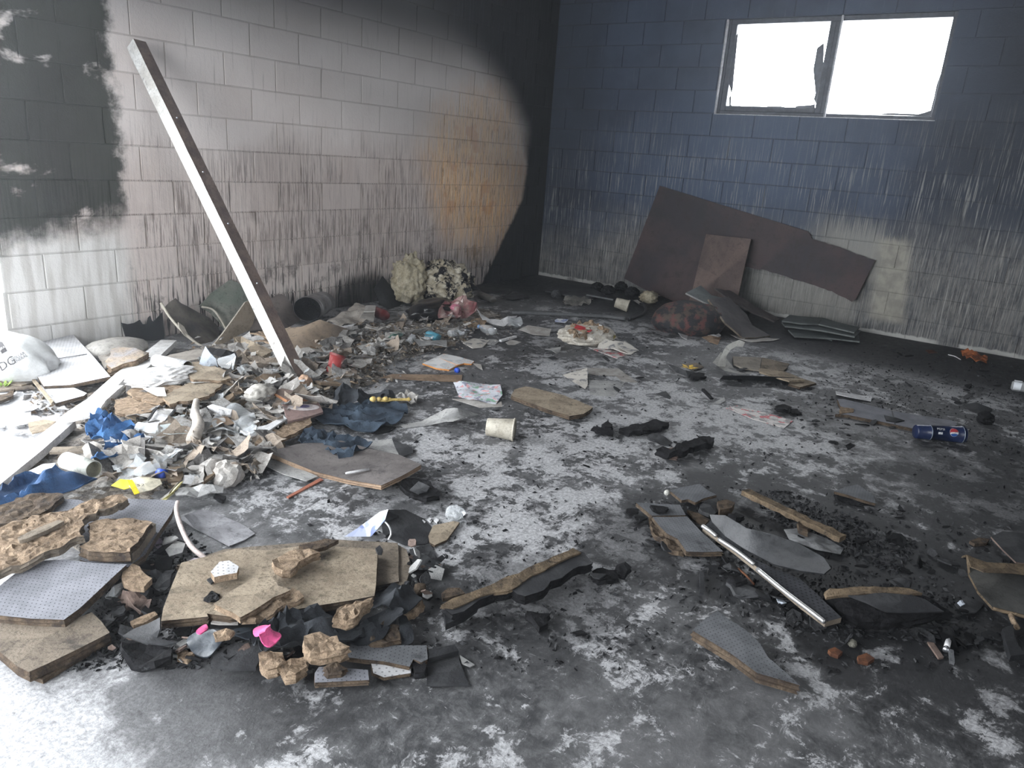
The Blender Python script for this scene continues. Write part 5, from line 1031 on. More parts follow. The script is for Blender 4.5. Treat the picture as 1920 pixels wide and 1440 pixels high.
S('film_scrap', [(284, 1018), (300, 1008), (308, 1018), (296, 1028)], simple('violet_film', (.34, .28, .36), .5), 'violet scrap at the edge of the burnt debris', 'scrap', h=.02, th=.002)
tag(tube('cable', [GP(333, 942, .05), GP(331, 958, .06), GP(340, 990, .05), GP(358, 1024, .04), GP(386, 1048, .02)], .008, simple('pinkish_white_cable', (.70, .60, .57), .5)), 'short pinkish white cable bent down from the tile corner', 'cable')
S('leaf_litter', [(225, 1120), (245, 1106), (268, 1112), (285, 1130), (265, 1146), (240, 1140)], WOODB, 'brown curled fibres among the black debris', 'debris', h=.02, th=.004, nz=(.04, 30), grid=.02)
S('fibre_chunk', [(244, 1165), (268, 1154), (290, 1146), (296, 1152), (270, 1168), (250, 1172)], FIB, 'thin brown splinter below the curled fibres', 'debris', h=.02, th=.012, rag=.006)
S('burnt_sheet', [(230, 1192), (255, 1178), (278, 1170), (300, 1158, .02), (300, 1180, .02), (295, 1196), (330, 1205), (310, 1210), (270, 1206)], CHARB, 'dark grey folded sheet below the black debris', 'sheet', h=.05, th=.004, nz=(.006, 7), rag=.004)
crag([(225, 1190), (262, 1204), (300, 1212), (320, 1214), (322, 1238), (290, 1248), (240, 1232)], 'large black charred mass under the dark grey folded sheet', .03, .025, nz=(.03, 20))
S('chip', [(325, 1184), (340, 1173), (360, 1175), (356, 1186), (332, 1192)], CHARB, 'smooth dark grey chip in front of the big tan board', 'chip', h=.012, th=.006)
# grey sheets on pale floor
S('vinyl_sheet', [(338, 972, .02), (345, 967, .03), (378, 955), (400, 958), (448, 980), (478, 1000), (458, 1012), (430, 1024), (395, 1005), (365, 990)], mat('scuffed_grey_vinyl', (.34, .34, .36), (.20, .20, .215), 10, .5, .4, .3, 60, .12), 'scuffed grey vinyl piece on the pale floor right of the cable', 'vinyl', h=.006, th=.003, rag=.004, nz=(.004, 7))
# big tan board stack
S('board', [(330, 1060), (420, 1030), (470, 1025), (555, 1018), (640, 1012), (746, 1018), (748, 1090), (700, 1100), (560, 1120)], TAN, 'lowest broad tan board of the stack in the foreground', 'board', h=.02, th=.018, side=FIBD, lam=3, rag=.004)
S('board', [(748, 1022), (762, 1030), (770, 1064), (762, 1092), (745, 1100)], TAN, 'narrow brown board end standing out right of the foreground stack', 'board', h=.012, th=.012, rag=.005)
S('board', [(340, 1054), (410, 1038), (440, 1030), (500, 1032), (580, 1022), (708, 1030), (706, 1075), (702, 1118), (600, 1135), (530, 1146), (430, 1156), (388, 1150), (390, 1156), (302, 1165), (306, 1140), (325, 1090)], TANL, 'big tan board on top of the foreground stack', 'board', h=.05, th=.024, side=FIBD, rag=.003, lam=4, grid=.06, nz=(.003, 6))
S('tile_scrap', [(395, 1072), (412, 1053), (430, 1051), (448, 1062), (444, 1074), (420, 1078), (402, 1082)], TILEW, 'small white dotted tile chunk on the big tan board', 'tile', h=.085, th=.02, side=FIB, rag=.005)
S('fibre_chunk', [(510, 1052), (540, 1032), (580, 1030), (600, 1036), (560, 1052), (555, 1062), (530, 1068), (515, 1062)], FIB, 'layered crumbling chunk near the far edge of the big tan board', 'debris', h=.09, th=.026, rag=.01, lam=4, jag=.02, nz=(.008, 25))
S('fibre_chunk', [(560, 1022), (610, 1010), (635, 1012), (612, 1024), (590, 1030)], FIBD, 'grey-faced crumbling sliver at the far edge of the big tan board', 'debris', h=.08, th=.014, rag=.008)
S('fibreboard', [(400, 1132), (440, 1104), (478, 1080), (500, 1078), (522, 1098), (545, 1106), (512, 1120), (482, 1140), (450, 1158), (420, 1142)], TANL, 'loose square of fibreboard tilted on the big tan board', 'fibreboard', h=.08, th=.018, side=FIB, rag=.008, lam=3, jag=.02)
S('fibreboard', [(452, 1160), (490, 1138), (520, 1118), (548, 1104), (570, 1120), (556, 1128), (520, 1140), (480, 1162)], FIB, 'ragged brown edge below the tilted square of fibreboard', 'fibreboard', h=.065, th=.018, rag=.012, lam=3, nz=(.01, 25), jag=.02)
S('paper_strip', [(395, 1168), (410, 1146), (448, 1158), (446, 1170), (410, 1170)], PAPER, 'pale torn strip sticking out under the big tan board', 'paper', h=.03, th=.004, rag=.004)
S('crumbs', [(382, 1118), (398, 1105), (412, 1112), (405, 1126), (388, 1126)], CHAR, 'black crumb patch on the left of the big tan board', 'charcoal', h=.056, th=.004, rag=.012, nz=(.008, 50), grid=.012, jag=.012)
S('charcoal_chip', [(388, 1086), (400, 1080), (406, 1086), (396, 1094)], CHARS, 'small black chip below the white dotted tile chunk', 'charcoal', h=.058, th=.005)
S('charcoal_chip', [(704, 1028), (712, 1022), (718, 1030), (716, 1037), (708, 1036)], CHARS, 'small grey chip at the far right corner of the big tan board', 'charcoal', h=.065, th=.008)
# black garment with pink lining
gar = thing('garment', GP(560, 1180, .05), 'black garment with a bright pink lining twisted in front of the tan boards', 'clothing')
def gc(n_, pts, m_, h_, fold_): return sheet(n_, G(*smooth_outline(pts), h=h_), m_, .004, .014, smooth=True, fold=(fold_[0]*.5, fold_[1], fold_[2]), parent=gar)
gc('body', [(470, 1186), (490, 1160), (530, 1146), (580, 1142), (640, 1150), (680, 1160), (708, 1148), (740, 1140), (755, 1160), (700, 1182), (650, 1200), (620, 1196), (580, 1206), (545, 1216), (500, 1222), (478, 1206)], CLOTH, .05, (.05, 48, .5))
gc('sleeve', [(695, 1132), (715, 1106), (740, 1090), (765, 1098), (790, 1118), (775, 1136), (745, 1146), (715, 1140)], CLOTH, .05, (.045, 50, 1.0))
gc('leg', [(620, 1196), (680, 1178), (724, 1150), (745, 1150), (735, 1176), (712, 1200), (670, 1206)], CLOTH, .04, (.03, 50, .6))
gc('hem', [(748, 1148), (762, 1152), (776, 1195), (768, 1206), (752, 1204)], CLOTH, .03, (.02, 40, .6))
gc('left_sleeve', [(350, 1200), (380, 1190), (420, 1182), (450, 1172), (470, 1174), (468, 1200), (430, 1200), (410, 1216), (388, 1228), (362, 1218)], mat('slate_film', (.05, .062, .075), (.03, .036, .045), 9, .4, .5, .3, 30), .04, (.035, 36, .5))
gc('pink_lining', [(474, 1178), (490, 1168), (506, 1170), (508, 1186), (524, 1186), (526, 1196), (506, 1208), (486, 1202)], simple('bright_pink', (.75, .10, .28), .7), .105, (.03, 60, .9))
gc('pink_patch', [(368, 1186), (384, 1172), (390, 1180), (376, 1190)], simple('bright_pink', (.75, .10, .28), .7), .08, (.01, 60, .9))
def chunk(pts, lab, h=.05, th=.03, m_=FIB): return S('fibre_chunk', pts, m_, lab, 'debris', h=h, th=th, rag=.010, lam=4, nz=(.008, 34), grid=.012, jag=.016)
chunk([(570, 1192), (600, 1184), (632, 1194), (656, 1212), (640, 1218), (600, 1220), (572, 1214)], 'layered tan chunk standing in front of the black garment', .085, .04)
chunk([(624, 1158), (640, 1136), (668, 1124), (700, 1118), (694, 1132), (675, 1146), (650, 1162)], 'crumbly tan chunk on the black garment below the board corner', .105)
chunk([(484, 1226), (500, 1216), (530, 1222), (537, 1240), (520, 1252), (490, 1246)], 'rough tan lump at the bottom edge left of the layered chunk', .05)
chunk([(532, 1242), (560, 1234), (580, 1230), (576, 1250), (555, 1264), (535, 1264)], 'tan splintered piece at the bottom edge beside the rough lump', .045)
chunk([(700, 1180), (722, 1164), (750, 1172), (750, 1200), (730, 1205), (690, 1204)], 'dull brown piece under the hem of the black garment', .04, .02, FIBD)
chunk([(605, 1252), (632, 1240), (652, 1250), (640, 1258), (615, 1260)], 'brown crust on the lower dotted tile at the bottom edge', .06, .02, FIBD)
S('burnt_board', [(400, 1226), (440, 1204), (490, 1206), (520, 1222), (490, 1232), (480, 1250), (430, 1252), (395, 1244)], CHARB, 'dark cracked plate under the left sleeve of the black garment', 'plate', h=.03, th=.012, rag=.006)
chunk([(330, 1222), (350, 1216), (364, 1226), (350, 1236), (334, 1232)], 'small tan crumb pile left of the dark cracked plate', .02, .015)
chunk([(400, 1186), (425, 1180), (440, 1184), (430, 1192), (405, 1194)], 'small tan fragment on the left sleeve of the black garment', .09, .012)
tile([(640, 1224), (660, 1206), (700, 1208), (800, 1210), (802, 1236), (790, 1242), (775, 1236), (768, 1250), (720, 1240), (680, 1236), (650, 1232)], 'sooty perforated tile in front of the hem of the black garment', TILEB, .03, .014, rag=.004)
tile([(696, 1244), (712, 1238), (740, 1240), (772, 1238), (770, 1262), (720, 1270), (700, 1262)], 'pale clean patch of perforated tile at the bottom edge', TILEW, .018, .01, rag=.006)
tile([(590, 1262), (598, 1250), (640, 1252), (690, 1256), (692, 1275), (590, 1280)], 'dotted grey tile end at the bottom edge below the tan chunk', TILEA, .04, .016)
crag([(772, 1242), (790, 1232), (800, 1244), (796, 1256), (778, 1258)], 'black crust at the right end of the sooty tile', .03, .02)
tag(stick('slat', GP(800, 1232, .02), GP(856, 1218, .02), .03, .014, CHARS), 'black slat at the bottom right of the sooty tile', 'slat')
S('vinyl_sheet', [(800, 1242), (858, 1228), (870, 1262), (880, 1285), (800, 1285)], CHARB, 'flat dark sheet at the bottom edge below the black slat', 'sheet', h=.008, th=.004)
S('vinyl_sheet', [(862, 1228), (890, 1246), (882, 1250), (866, 1244)], GREYP, 'narrow grey flap right of the flat dark bottom sheet', 'flap', h=.006, th=.003)
tag(lump('tan_crumb', GP(770, 1142, .02), (.04, .03, .02), FIB, 3, .4, 2.5, 3), 'tan crumb right of the sleeve of the black garment', 'debris')
tag(lump('tan_crumb', GP(788, 1105, .018), (.018, .018, .018), FIBD, 5, .4, 2.5, 2), 'small brown crumb behind the right sleeve', 'debris')
# ---- centre right: long ridged board
lb = S('board', [(828, 1138), (850, 1124), (905, 1106), (960, 1082), (1020, 1056), (1072, 1030), (1096, 1036), (1112, 1056), (1085, 1062), (1060, 1078), (1032, 1090), (1020, 1106), (985, 1118), (960, 1106), (900, 1124), (870, 1146), (848, 1152)], CHARB, 'long burnt board with a pale tan ridge lying alone on the floor', 'board', h=.06, th=.03, side=CHAR, rag=.008, rag_edges=(6, 7, 8, 9, 10, 11, 12, 13), lam=3, jag=.02)
rg = sheet('ridge', G((826, 1135, .004), (850, 1121, .006), (905, 1102, .006), (960, 1078, .006), (1020, 1052, .006), (1074, 1027, .006), (1090, 1036, .002), (1040, 1058, .002), (1000, 1078, .0), (962, 1104, .0), (900, 1118, .0), (850, 1140, .0), h=.065), RIDGE, .012, .02, rag=.005, parent=lb, lam=2)
S('charred_piece', [(832, 1148), (850, 1146), (880, 1128), (900, 1124), (895, 1136), (870, 1155), (836, 1168)], CHARS, 'curled black end hanging off the left of the ridged board', 'charcoal', h=.04, th=.02, rag=.008, nz=(.012, 20))
S('fibre_chunk', [(828, 1112), (840, 1102), (862, 1102), (872, 1112), (850, 1118), (830, 1122)], FIBD, 'dark brown pitted piece behind the left end of the ridged board', 'debris', h=.02, th=.012, rag=.006)
crag([(1110, 1068), (1130, 1062), (1156, 1068), (1160, 1080), (1136, 1086), (1112, 1080)], 'black flake heap at the right end of the ridged board', .025, .018)
crag([(1156, 1060), (1172, 1058), (1184, 1066), (1172, 1076), (1158, 1074)], 'small glossy black piece furthest right of the ridged board', .025, .02)
S('burnt_board', [(1106, 1074), (1138, 1076), (1124, 1085), (1112, 1082)], CHARB, 'flat grey chip by the black flake heap of the ridged board', 'charcoal', h=.035, th=.004)
crag([(988, 1142), (1012, 1146), (1034, 1144), (1028, 1164), (1012, 1172), (1000, 1160)], 'black jagged lump in front of the ridged board', .03, .02)
crag([(1072, 1182), (1090, 1178), (1100, 1188), (1080, 1192)], 'faint black crumb patch far in front of the ridged board', .008, .006)
# ---- right: perforated strips and trimmed tile
tile([(1192, 942), (1238, 945), (1275, 946), (1286, 966), (1222, 967)], 'far half of the perforated strip with black crust on it', TILEB, .035, .016)
tile([(1223, 969), (1288, 968), (1318, 1000), (1356, 1034), (1287, 1034), (1270, 1010), (1250, 1000), (1235, 985)], 'near half of the perforated strip, widest of the dotted pieces', TILEB, .04, .018, rag=.006)
S('fibre_chunk', [(1218, 966), (1232, 985), (1252, 1004), (1272, 1018), (1284, 1034), (1262, 1030), (1236, 1008), (1222, 990)], FIBD, 'burnt brown broken edge along the perforated strip', 'debris', h=.025, th=.02, rag=.012, lam=3, jag=.02, nz=(.008, 30), grid=.013)
crag([(1218, 948), (1240, 944), (1254, 952), (1248, 958), (1225, 956)], 'small black crust on the far half of the perforated strip', .05, .01)
tile([(1256, 920), (1275, 914), (1312, 907), (1325, 918), (1344, 928), (1320, 934), (1304, 942), (1290, 936), (1278, 938)], 'separate perforated piece behind the strip', TILEB, .045, .012, rag=.005, rag_edges=(3, 4, 5, 6, 7))
tag(lump('stone', GP(1251, 924, .02), (.013, .012, .012), simple('pale_stone', (.5, .5, .46), .9), 3, .2, 2, 3), 'small pale stone at the left of the separate perforated piece', 'stone')
crag([(1312, 948), (1328, 938), (1346, 942), (1348, 954), (1330, 962), (1316, 958)], 'flat black slab right of the separate perforated piece', .03, .02, CHARB)
S('fibre_chunk', [(1345, 940), (1362, 936), (1378, 942), (1372, 952), (1350, 956)], FIBD, 'dark brown lump beside the flat black slab', 'debris', h=.04, th=.03, rag=.006)
crag([(1364, 966), (1380, 958), (1396, 966), (1380, 973)], 'brown-black knob on the curved dark sheet', .045, .02)
S('fibre_chunk', [(1288, 956), (1310, 962), (1330, 974), (1322, 984), (1305, 974)], FIBD, 'brown pitted piece between the strip and the curved dark sheet', 'debris', h=.02, th=.012, rag=.006)
tt = thing('perforated_tile', GP(1450, 1080, .04), 'long black perforated tile with a bright metal trim along its edge', 'tile')
TBK = tile_mat('black_perforated_tile_face', (.062, .064, .072), (.035, .037, .042), pitch=.0155, soot=.1, hole=.24)
sheet('face', G((1318, 988), (1334, 976), (1360, 1000), (1400, 1040), (1450, 1066), (1500, 1085), (1530, 1112), (1578, 1158), (1548, 1166), (1500, 1130), (1440, 1080), (1380, 1032), h=.05), TBK, .018, .05, parent=tt, side=TAN)
SHIN = mat('bright_trim', (.80, .80, .80), (.62, .62, .62), 3, .3, .5, 0, metal=.8, sp=.15)
for sg in (((1317, 986), (1332, 996), (1343, 1005)), ((1348, 1011), (1380, 1032), (1414, 1058)), ((1420, 1067), (1470, 1108), (1520, 1146), (1546, 1166))):
    tube('metal_trim', [GP(x, y, .052) for x, y in sg], .0075, SHIN, tt, 8)
CD = sheet('curved_sheet', G((1330, 964, .03), (1360, 966, .05), (1400, 990, .06), (1450, 1002, .05), (1500, 1020, .05), (1545, 1046, .04), (1558, 1066, .04), (1545, 1076, .04), (1500, 1070, .03), (1450, 1058, .01), (1400, 1032, .0), (1360, 1005, .0), (1335, 978, .01), h=.06), mat('curved_charred_sheet', (.075, .077, .082), (.05, .052, .056), 4, .5, .45, .5, 70, .12), .006, .04, nz=(.004, 8), side=CHARS)
tag(CD, 'dark curved sheet lying over the metal-trimmed tile', 'sheet')
S('aluminium_patch', [(1470, 992), (1500, 990), (1550, 1010), (1582, 1028), (1576, 1038), (1530, 1030), (1480, 1010)], mat('silvery_scuffed_sheet', (.26, .27, .28), (.07, .072, .078), 20, .4, .5, .4, 40), 'silvery scuffed sheet between the curved sheet and the burnt lath', 'sheet', h=.015, th=.002, nz=(.01, 12), rag=.006)
a, b = GP(1396, 922, .04), GP(1580, 1010, .04)
tag(stick('lath', a, b, .042, .02, RIDGE, rag=.007, n=24, bend=.0, seed=3), 'long scorched brown lath on the black debris', 'lath')
crag([(1500, 975), (1520, 985), (1515, 998), (1500, 990)], 'brown char clinging to the long scorched lath', .035, .02, FIBD)
tile([(1563, 921), (1590, 912), (1608, 908), (1640, 930), (1642, 944), (1620, 938), (1590, 928)], 'small perforated tile piece alone beyond the burnt lath', TILEB, .03, .012, rag=.004)
crag([(1565, 925), (1590, 930), (1625, 942), (1640, 948), (1600, 944), (1570, 934)], 'black crust under the small lone perforated piece', .012, .012)
S('board', [(1546, 1112, .02), (1558, 1104, .04), (1640, 1101, .05), (1705, 1104, .05), (1745, 1122, .04), (1792, 1150, .02), (1740, 1158, .01), (1670, 1168, .0), (1610, 1166, .0), (1570, 1145, .0)], CHAR, 'thick charred board with a tan ridge, right of the metal-trimmed tile', 'board', h=.04, th=.04, rag=.012, rag_edges=(5, 6, 7, 8, 9), lam=3, nz=(.01, 22), grid=.03, jag=.02)
rb = bpy.data.objects[[o.name for o in bpy.data.objects if o.get('label', '').startswith('thick charred board')][0]]
sheet('ridge', G((1546, 1110, .03), (1556, 1103, .045), (1640, 1099, .055), (1705, 1103, .055), (1730, 1112, .05), (1690, 1112, .05), (1620, 1112, .045), (1550, 1120, .03), h=.05), RIDGE, .012, .02, rag=.004, parent=rb)
sheet('face', G((1590, 1116, .035), (1640, 1112, .045), (1700, 1112, .045), (1735, 1124, .04), (1770, 1146, .03), (1720, 1148, .02), (1660, 1146, .02), h=.052), CHARB, .006, .04, rag=.006, parent=rb)
rt = S('board', [(1804, 1042, .06), (1812, 1040, .08), (1850, 1054, .06), (1925, 1058, .05), (1960, 1075, .04), (1960, 1165, .02), (1900, 1150, .0), (1862, 1140, .0), (1835, 1110, .0), (1816, 1075, .02)], mat('dark_olive_board', (.055, .054, .050), (.035, .035, .034), 5, .6, .35, .4, 50, .2), 'curled dark board with tan edges at the right border', 'board', h=.03, th=.01, side=RIDGE, rag=.003, lam=2)
sheet('tan_band', G((1814, 1042, .08), (1850, 1054, .062), (1925, 1058, .052), (1960, 1070, .045), (1960, 1082, .042), (1900, 1074, .048), (1845, 1072, .055), (1820, 1062, .06), h=.034), RIDGE, .004, .04, parent=rt)
tube('tan_edge', [GP(1862, 1141, .03), GP(1900, 1151, .03), GP(1960, 1166, .045)], .006, RIDGE, rt, 6)
S('burnt_sheet', [(1858, 1006), (1880, 996), (1960, 1004), (1960, 1060), (1905, 1054), (1880, 1030)], CHARB, 'dark flat sheet behind the curled board at the right border', 'sheet', h=.03, th=.006, side=WOODB, rag=.004)
S('fibre_chunk', [(1818, 1014), (1835, 1008), (1856, 1010), (1850, 1018), (1828, 1020)], FIBD, 'small brown piece left of the dark flat sheet at the border', 'debris', h=.015, th=.012)
tag(tube('brown_wire', [GP(1894, 1148, .02), GP(1900, 1165, .03), GP(1908, 1178, .01)], .008, FIB), 'short tan twig under the curled board at the right border', 'twig')
S('burnt_sheet', [(1790, 1132), (1812, 1118), (1846, 1132), (1830, 1148), (1805, 1150)], CHARB, 'curved grey sheet left of the curled board at the right border', 'sheet', h=.012, th=.004)
S('burnt_board', [(1880, 1178), (1900, 1170), (1910, 1210), (1925, 1226), (1895, 1230), (1885, 1200)], CHARS, 'black finger-shaped char at the right border near the bottom', 'charcoal', h=.03, th=.02, rag=.008)
tile([(1298, 1182), (1322, 1160), (1345, 1145), (1362, 1158), (1400, 1182), (1425, 1206), (1440, 1232), (1475, 1262), (1500, 1285), (1420, 1262), (1370, 1225)], 'perforated tile wedge at the bottom edge right of centre', TILEB, .05, .03, rag=.005, rag_edges=(3, 4, 5, 6, 7), uax=9)
tag(stick('charred_stick', GP(1316, 1075, .012), GP(1316, 1112, .012), .014, .012, CHARS, rag=.002), 'short black stick lying alone above the perforated wedge', 'stick')
crag([(1362, 1092), (1400, 1098), (1440, 1108), (1446, 1122), (1420, 1120), (1380, 1110)], 'flat curved black flake left of the metal trim', .02, .012, CHARB)
crag([(1363, 1080), (1385, 1076), (1400, 1090), (1380, 1096)], 'black knob above the flat curved flake', .03, .02)
crag([(1355, 1058), (1378, 1052), (1400, 1072), (1370, 1070)], 'round grey flake by the bright metal trim', .012, .006, CHARB)
tag(tube('wire', [GP(1384, 1066, .01), GP(1400, 1080, .015), GP(1414, 1096, .01)], .0035, RUST), 'thin bent wire left of the bright metal trim', 'wire')
S('foil_scrap', [(1455, 1122), (1468, 1120), (1475, 1130), (1462, 1133)], simple('bluish_white_foil', (.72, .78, .88), .4), 'bright bluish foil scrap left of the metal trim', 'foil', h=.012, th=.002, nz=(.01, 40), grid=.012)
S('foil_scrap', [(1795, 1130), (1804, 1126), (1809, 1134), (1801, 1137)], simple('bluish_white_foil', (.72, .78, .88), .4), 'bright foil scrap right of the thick charred board', 'foil', h=.014, th=.002, nz=(.01, 40), grid=.012)
lt = thing('lighter', GP(1776, 1207, .01), 'small white lighter-shaped stub near the bottom right', 'lighter'); a, b = GP(1774, 1218, .01), GP(1780, 1195, .012)
lathe('barrel', a, b, [(0, 0), (0, .008), (.05, .008), (.052, .005), (.066, .005), (.066, 0)], PAPW, 10, lt); lathe('cap', a-(b-a).normalized()*.006, b, [(0, 0), (0, .009), (.014, .009), (.014, 0)], METAL, 10, lt)
tag(stick('bolt', GP(1785, 1243, .01), GP(1783, 1220, .01), .012, .01, METAL, n=3), 'grey metal pin right below the white stub', 'pin')
S('rust_chunk', [(1553, 1218), (1565, 1213), (1580, 1222), (1572, 1229), (1558, 1224)], RUST, 'left rust-orange fragment near the bottom edge', 'rust', h=.014, th=.012, rag=.004)
S('rust_chunk', [(1608, 1230), (1625, 1224), (1640, 1234), (1628, 1242), (1610, 1238)], RUST, 'right rust-orange fragment near the bottom edge', 'rust', h=.014, th=.012, rag=.006)
tag(lump('stone', GP(1598, 1206, .016), (.014, .012, .010), simple('dull_stone', (.15, .145, .12), .9), 8, .25, 2, 3), 'dull olive stone above the rust fragments', 'stone')
S('curl', [(1565, 1208), (1580, 1206), (1592, 1192, .03), (1596, 1186, .04), (1590, 1202, .02), (1576, 1212)], CHARS, 'thin black curl near the dull olive stone', 'strip', h=.006, th=.002)
S('lath', [(1730, 1190), (1742, 1192), (1770, 1232), (1760, 1234)], WOODB, 'dark brown lath left of the white stub', 'lath', h=.008, th=.006)
crag([(1668, 1088), (1685, 1084), (1710, 1090), (1706, 1098), (1680, 1098)], 'grey pitted chip behind the thick charred board', .015, .01, CHARB)

# ------------------------------------------------------------------ repeats: torn scraps of the litter, black flakes on the floor
def variants(n_, kind, seed):
    out = []; r = random.Random(seed)
    if kind in ('paper', 'film'):
        for i in range(n_):
            nx, ny = 6, 4; asp = r.uniform(.35, .9); ca = [Vector((sx*r.uniform(.6, 1.1), sy*asp*r.uniform(.6, 1.15), 0)) for sx, sy in ((-1, -1), (1, -1), (1, 1), (-1, 1))]
            d = r.uniform(0, PI); k1, k2, o1 = r.uniform(-.5, .7), r.uniform(1.2, 3.5), r.uniform(0, 9); vs, fs = [], []
            for q in (0, 1):
                for a in range(nx):
                    for b in range(ny):
                        u, v = a/(nx-1), b/(ny-1); e = .13 if a in (0, nx-1) or b in (0, ny-1) else .04
                        p = (ca[0]*(1-u)+ca[1]*u)*(1-v)+(ca[3]*(1-u)+ca[2]*u)*v
                        n1_ = mn.noise(Vector((p.x*3+o1, p.y*3, i))); p = p+Vector((n1_*e*2, mn.noise(Vector((p.x*3, p.y*3+o1, i+4)))*e*2, 0))
                        t_ = p.x*math.cos(d)+p.y*math.sin(d)
                        z = k1*t_*t_*.6 + .10*math.sin(t_*k2*2+o1)*abs(k1)*2 + (.38*mn.noise(Vector((p.x*2.1+o1, p.y*2.1, 2))) if kind == 'film' else .10*n1_)
                        vs.append(p+Vector((0, 0, z-q*.018)))
            for a in range(nx-1):
                for b in range(ny-1):
                    f = (a*ny+b, (a+1)*ny+b, (a+1)*ny+b+1, a*ny+b+1); fs.append(f); fs.append(tuple(nx*ny+x for x in reversed(f)))
            for a in range(nx-1):
                for b in (0, ny-1): fs.append((a*ny+b, (a+1)*ny+b, nx*ny+(a+1)*ny+b, nx*ny+a*ny+b))
            for b in range(ny-1):
                for a in (0, nx-1): fs.append((a*ny+b, a*ny+b+1, nx*ny+a*ny+b+1, nx*ny+a*ny+b))
            me = bpy.data.meshes.new(kind); me.from_pydata(vs, [], fs)
            me.update(); out.append(me)
        return out
    for i in range(n_):
        k = r.randint(4, 7); an = sorted(r.uniform(0, 2*PI) for _ in range(k)); an = [2*PI*(j+r.uniform(-.3, .3))/k for j in range(k)]
        asp = r.uniform(.45, 1.0) if kind != 'flake' else r.uniform(.5, 1)
        pts = [Vector((math.cos(a)*r.uniform(.7, 1), math.sin(a)*r.uniform(.7, 1)*asp, 0)) for a in an]
        c0 = Vector((0, 0, 0)); rings = [[p*.5 for p in pts], pts]
        amp = {'paper': .28, 'board': .05, 'flake': .16, 'film': .5}[kind]; th = {'paper': .02, 'board': .16, 'flake': .14, 'film': .02}[kind]
        dirv = Vector((math.cos(i), math.sin(i), 0)); top = [c0+Vector((0, 0, amp*r.uniform(-.3, .6)))]
        for q, ring in enumerate(rings):
            for p in ring: top.append(p+Vector((0, 0, amp*(p.dot(dirv)**2)*r.uniform(.3, 1.2)*(1 if i % 3 else -.4)+amp*.25*r.uniform(-1, 1))))
        nt = len(top); vs = top+[p-Vector((0, 0, th)) for p in top]; fs = []
        for j in range(k):
            j2 = (j+1) % k
            fs += [(0, 1+j, 1+j2), (1+j, 1+k+j, 1+k+j2, 1+j2), (nt, nt+1+j2, nt+1+j), (nt+1+j2, nt+1+k+j2, nt+1+k+j, nt+1+j), (1+k+j, nt+1+k+j, nt+1+k+j2, 1+k+j2)]
        me = bpy.data.meshes.new(kind); me.from_pydata(vs, [], fs); me.update(); out.append(me)
    return out
def inpoly(x, y, P_):
    r = False; j = len(P_)-1
    for i in range(len(P_)):
        if (P_[i][1] > y) != (P_[j][1] > y) and x < (P_[j][0]-P_[i][0])*(y-P_[i][1])/(P_[j][1]-P_[i][1])+P_[i][0]: r = not r
        j = i
    return r
def scatter(kind, name, label, cat, group, mats_, n_, polys, smin, smax, lift=(.005, .04), tilt=.3, seed=1, nv=12):
    r = random.Random(seed); base = variants(nv, kind, seed); ms = []
    for i, me in enumerate(base):
        for m_ in mats_:
            c_ = me.copy(); c_.materials.append(m_); ms.append(c_)
    first = None
    for i in range(n_):
        P_ = polys[i % len(polys)]; xs = [p[0] for p in P_]; ys = [p[1] for p in P_]
        for _ in range(50):
            x, y = r.uniform(min(xs), max(xs)), r.uniform(min(ys), max(ys))
            if inpoly(x, y, P_): break
        p = GP(x, y, 0); s_ = smin+(smax-smin)*r.random()**2.2
        p.y = min(p.y, -.03-s_*.8); p.z = hz(p.x, p.y)+r.uniform(*lift)+s_*.03
        if first is None: o = bpy.data.objects.new(name, ms[0]); first = o
        else: o = first.copy(); o.data = ms[r.randrange(len(ms))]
        COL.objects.link(o); o.location = p; o.scale = (s_, s_, s_); o.rotation_euler = (r.gauss(0, tilt), r.gauss(0, tilt), r.uniform(0, 2*PI))
        tag(o, label, cat, group)
HEAP = [(215, 690), (320, 640), (500, 640), (640, 590), (820, 590), (960, 605), (960, 640), (860, 660), (780, 690), (720, 740), (640, 730), (600, 790), (520, 830), (480, 900), (330, 930), (190, 900), (200, 840), (150, 800)]
CORE = [(250, 720), (400, 690), (560, 690), (620, 740), (560, 800), (440, 860), (280, 900), (210, 880), (230, 800)]
BACK = [(430, 650), (600, 625), (760, 605), (900, 610), (880, 640), (760, 670), (680, 720), (600, 720), (520, 700)]
ASH = mat('ash_grey_scrap', (.30, .29, .28), (.17, .16, .155), 14, .9, .15, .4, 60, .15, .4)
MSCR = mat('pale_brown_paper', (.46, .39, .32), (.32, .26, .21), 12, .9, .15, .4, 60, .1, .4)
TIMB = [(440, 660), (600, 640), (640, 720), (600, 790), (500, 800), (400, 740)]
FRNT = [(200, 840), (420, 800), (520, 830), (480, 900), (330, 930), (190, 900)]
DOOR = [(0, 740), (90, 745), (160, 730), (100, 785), (0, 860)]
def by(kind, name, look, m_, n_, smin, smax, seed, regs, cat='paper', **k):
    for q, (P_, where) in enumerate(regs):
        scatter(kind, name, look+' '+where, cat, look+'s '+where, [m_], n_ // len(regs), [P_], smin, smax, seed=seed*10+q, **k)
RG = [(BACK, 'in the litter between the timber foot and the foam'), (TIMB, 'in the litter around the foot of the timber'), (CORE, 'in the litter between the white planks and the timber'), (FRNT, 'at the front edge of the litter')]
PAPS = mat('stained_white_paper', (.66, .655, .65), (.40, .38, .35), 10, .85, .2, .3, 60, .1, .5)
by('paper', 'paper_scrap', 'torn white paper scrap', PAPS, 112, .03, .10, 31, RG, lift=(.02, .06), tilt=.28)
by('paper', 'paper_scrap', 'soiled cream paper scrap', PAPER, 140, .03, .12, 32, RG, lift=(.01, .06), tilt=.28)
